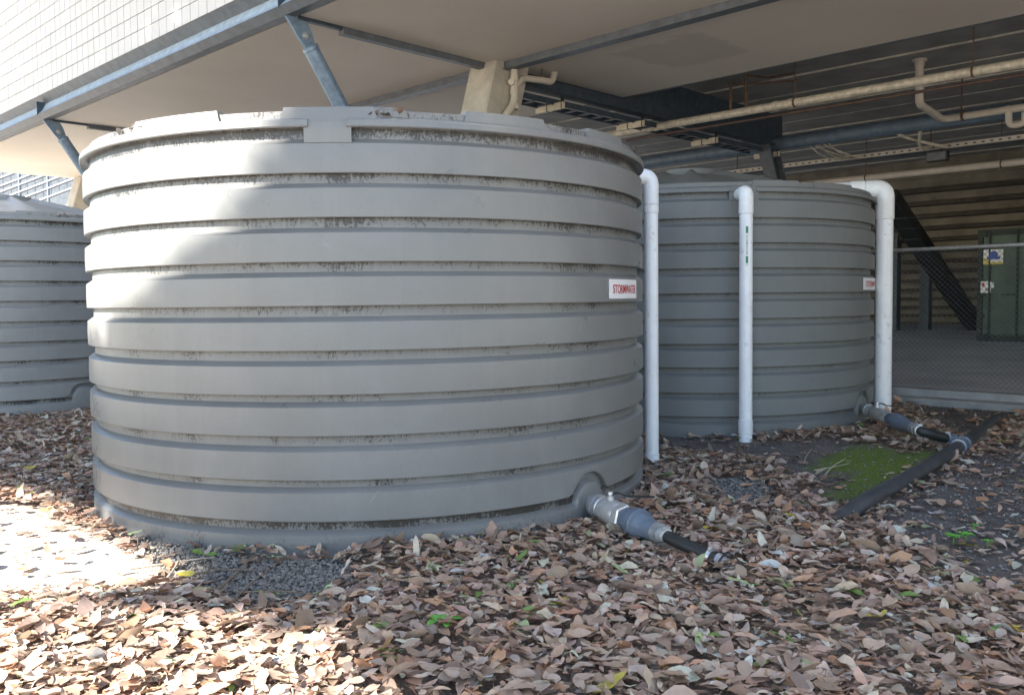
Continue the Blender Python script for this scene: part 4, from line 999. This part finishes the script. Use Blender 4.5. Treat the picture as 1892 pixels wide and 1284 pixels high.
# gravel stones
mb = MB(); ico = [(0, 0, 1), (.9, 0, .3), (-.3, .85, .35), (-.4, -.8, .3), (.2, .5, -.8), (.3, -.6, -.75), (-.8, .1, -.5)]
icf = [(0, 1, 2), (0, 2, 3), (0, 3, 1), (1, 4, 2), (2, 6, 3), (3, 5, 1), (1, 5, 4), (2, 4, 6), (3, 6, 5), (4, 5, 6)]
cnt = 0
for poly, num, s0 in ((G_GRAVEL[0], 3000, .0075), (G_GRAVEL[1], 900, .008), (G_BARE2[0], 1500, .007), (G_BARE[0], 900, .007)):
    xs_ = [q[0] for q in poly]; ys_ = [q[1] for q in poly]
    qx = rng.uniform(min(xs_), max(xs_), num * 3); qy = rng.uniform(min(ys_), max(ys_), num * 3); ok = inpoly(qx, qy, poly)
    qx, qy = qx[ok][:num], qy[ok][:num]; zz_ = gz(qx, qy) - .004
    for x, y, z in zip(qx, qy, zz_):
        if (x - T1[0]) ** 2 + (y - T1[1]) ** 2 < 3.24 or (x - T2[0]) ** 2 + (y - T2[1]) ** 2 < 3.24: continue
        s = s0 * random.uniform(.5, 1.7); a = random.uniform(0, 6.3); c, sn = math.cos(a) * s, math.sin(a) * s
        mb.add([(x + i * c - j * sn, y + i * sn + j * c, z + k_ * s * .7) for i, j, k_ in ico], icf)
o = mb.build('gravel', M['stone'], GROUND); o['kind'] = 'stuff'
# leaf debris caught on the lids
def debris(px_, py_, c, n, label, sp=.12, bz=0):
    th, _ = th_of(px_, py_, c, 1.76); N = n
    t = th + rng.normal(0, sp, N) / 1.76; r = 1.735 + rng.uniform(-.06, .045, N)
    pz = np.stack([c[0] + np.cos(t) * r, c[1] + np.sin(t) * r, bz + 2.104 + rng.uniform(0, .03, N)], 1)
    v = leaf_arrays(N, rng.uniform(.03, .07, N), rng.uniform(0, 6.3, N), pz, rng.normal(0, .4, N), rng.normal(0, .5, N), rng.normal(.1, .4, N), rng.uniform(.1, .6, N), rng.uniform(.25, .5, N))
    ctr = pz.mean(0); ctr[2] = v[:, :, 2].min(); v -= ctr
    cl_ = PAL[rng.choice(len(PAL), N, p=PW)] * rng.uniform(.4, 1.1, (N, 1))
    o = bpy.data.objects.new('leaf_debris', leaf_mesh('leaf_debris', v, M['litter'], cl_)); col.objects.link(o); o.location = ctr
    tag(o, label, 'debris', 'leaf debris on the tank lids'); o['kind'] = 'stuff'
debris(720, 215, T1, 34, 'clump of dry leaves on the rim of the big tank', .05); debris(1172, 300, T1, 30, 'dry twigs and leaves at the rim above the slim pipe', .1)
debris(250, 238, T1, 16, 'few pale dry leaves on the sunlit rim', .07); debris(125, 388, T3, 40, 'dry leaves along the rim of the far grey tank', .22, float(gz(*T3)))

# ------------------------------------------------------------------ unseen trees added for shade, crowns cut open for the sun patches
SA = Vector((-SH.y, SH.x, 0)); SB = SD.cross(SA).normalized()
if SB.z < 0: SB = -SB
def ab(p): p = Vector(p); return (p.dot(SA), p.dot(SB))
H_TANK = [ab(on_cyl(a, b, T1, 1.79)) for a, b in ((475, 232), (430, 330), (385, 400), (310, 465), (240, 540), (170, 600))]  # openings cut in the added crowns so sun reaches tank and ground
lft = ab(on_cyl(158, 600, T1, 1.79)); lft2 = ab(on_cyl(150, 260, T1, 1.79))
dirl = 1 if lft[0] > H_TANK[0][0] else -1
H_TANK += [(lft[0] + .5 * dirl, lft[1]), (lft2[0] + .6 * dirl, lft2[1] + .45), (H_TANK[0][0], H_TANK[0][1] + .35)]
H_GND = [ab(ground(a, b)) for a, b in ((-260, 850), (0, 910), (80, 930), (180, 980), (345, 1062), (290, 1095), (0, 1118), (-260, 1135))]
H_DAP = [ab(ground(a, b)) for a, b in ((-300, 1140), (0, 1135), (260, 1140), (420, 1160), (560, 1210), (690, 1290), (720, 1420), (-300, 1420))]
def shade_leaves(n, a0, a1, b0, b1, t0):
    A = rng.uniform(a0, a1, n); B = rng.uniform(b0, b1, n)
    x = (A - (a0 + a1) / 2) / ((a1 - a0) / 2); y = (B - (b0 + b1) / 2) / ((b1 - b0) / 2)
    e = np.abs(x) ** 2.6 + np.abs(y) ** 2.6 + .12 * np.sin(A * 3) + .1 * np.sin(B * 4 + A)
    ok = e < 1.05
    for poly, MG in ((H_TANK, .02), (H_GND, .05)):
        q = np.zeros(n, bool)
        for k_ in range(9): q |= inpoly(A + (MG * math.cos(k_ * PI / 4) if k_ < 8 else 0), B + (MG * math.sin(k_ * PI / 4) if k_ < 8 else 0), poly)
        ok &= ~q
    A, B = A[ok], B[ok]; T = t0 + rng.uniform(-1.6, 1.6, len(A))
    return A, B, T
def tree(label, a0, a1, b0, b1, t0, n):
    A, B, T = shade_leaves(n, a0, a1, b0, b1, t0)
    c = np.outer(A, SA) + np.outer(B, SB) + np.outer(T, SD); N = len(c)
    ctr = c.mean(0); base = Vector((ctr[0], ctr[1], 0)); root = thing('tree', label, 'tree', base, 'unseen trees added for shade')
    L = rng.uniform(.2, .36, N)
    # each leaf is a small folded blade in a random attitude
    e1 = rng.normal(size=(N, 3)); e1 /= np.linalg.norm(e1, axis=1)[:, None]; e2 = rng.normal(size=(N, 3)); e2 -= e1 * (e1 * e2).sum(1)[:, None]; e2 /= np.linalg.norm(e2, axis=1)[:, None]
    v = np.stack([c - e1 * L[:, None] * .7, c + e2 * L[:, None] * .4, c + e1 * L[:, None] * .7, c - e2 * L[:, None] * .4], 1)
    bad = np.zeros(N, bool)
    for q in (v[:, 0], v[:, 1], v[:, 2], v[:, 3], (v[:, 0] + v[:, 1]) / 2, (v[:, 1] + v[:, 2]) / 2, (v[:, 2] + v[:, 3]) / 2, (v[:, 3] + v[:, 0]) / 2):
        qa, qb = q @ np.array(SA), q @ np.array(SB)
        bad |= inpoly(qa, qb, H_DAP) & ((np.sin(qa * 9 + 2 * np.sin(qb * 6)) + np.sin(qb * 13 + qa * 4)) > -.95)
        for poly in (H_TANK, H_GND): bad |= inpoly(q @ np.array(SA), q @ np.array(SB), poly)
    v = v[~bad]; c = c[~bad]; N = len(v); v = v - np.array(base)
    me = bpy.data.meshes.new('crown'); me.from_pydata(v.reshape(-1, 3).tolist(), [], (np.arange(N)[:, None] * 4 + np.arange(4)[None, :]).tolist()); me.materials.append(M['crown'])
    o = bpy.data.objects.new('crown', me); col.objects.link(o); o.parent = root
    h = ctr[2]; tr = MB(); tr.tube([base - Z * .1, base + Z * h * .3, base + Z * h * .6 + Vector((.2, .1, 0)), base + Z * h * .8 + Vector((.3, .1, 0))], [.3, .24, .19, .13], 12)
    tr.build('trunk', M['bark'], root, 60)
    for i in range(7):
        q = Vector(c[rng.integers(N)]); s = base + Z * h * random.uniform(.55, .78) + Vector((.2, .1, 0))
        MB().tube([s, s.lerp(q, .5) + Z * .3, q], [.09, .05, .02], 8).build('limb', M['bark'], root, 60)
tree('broad unseen leafy tree added behind the photographer for shade', -5.2, 3.2, -1.6, 8.2, 15.5, 24000)
tree('unseen leafy tree added between the sun and the big tank', -10.6, -3.4, -1.8, 8.0, 16.5, 22000)
tree('unseen leafy tree added far out in front of the tiled wall for shade', -19.5, -8.6, -2.2, 8.6, 17.5, 30000)
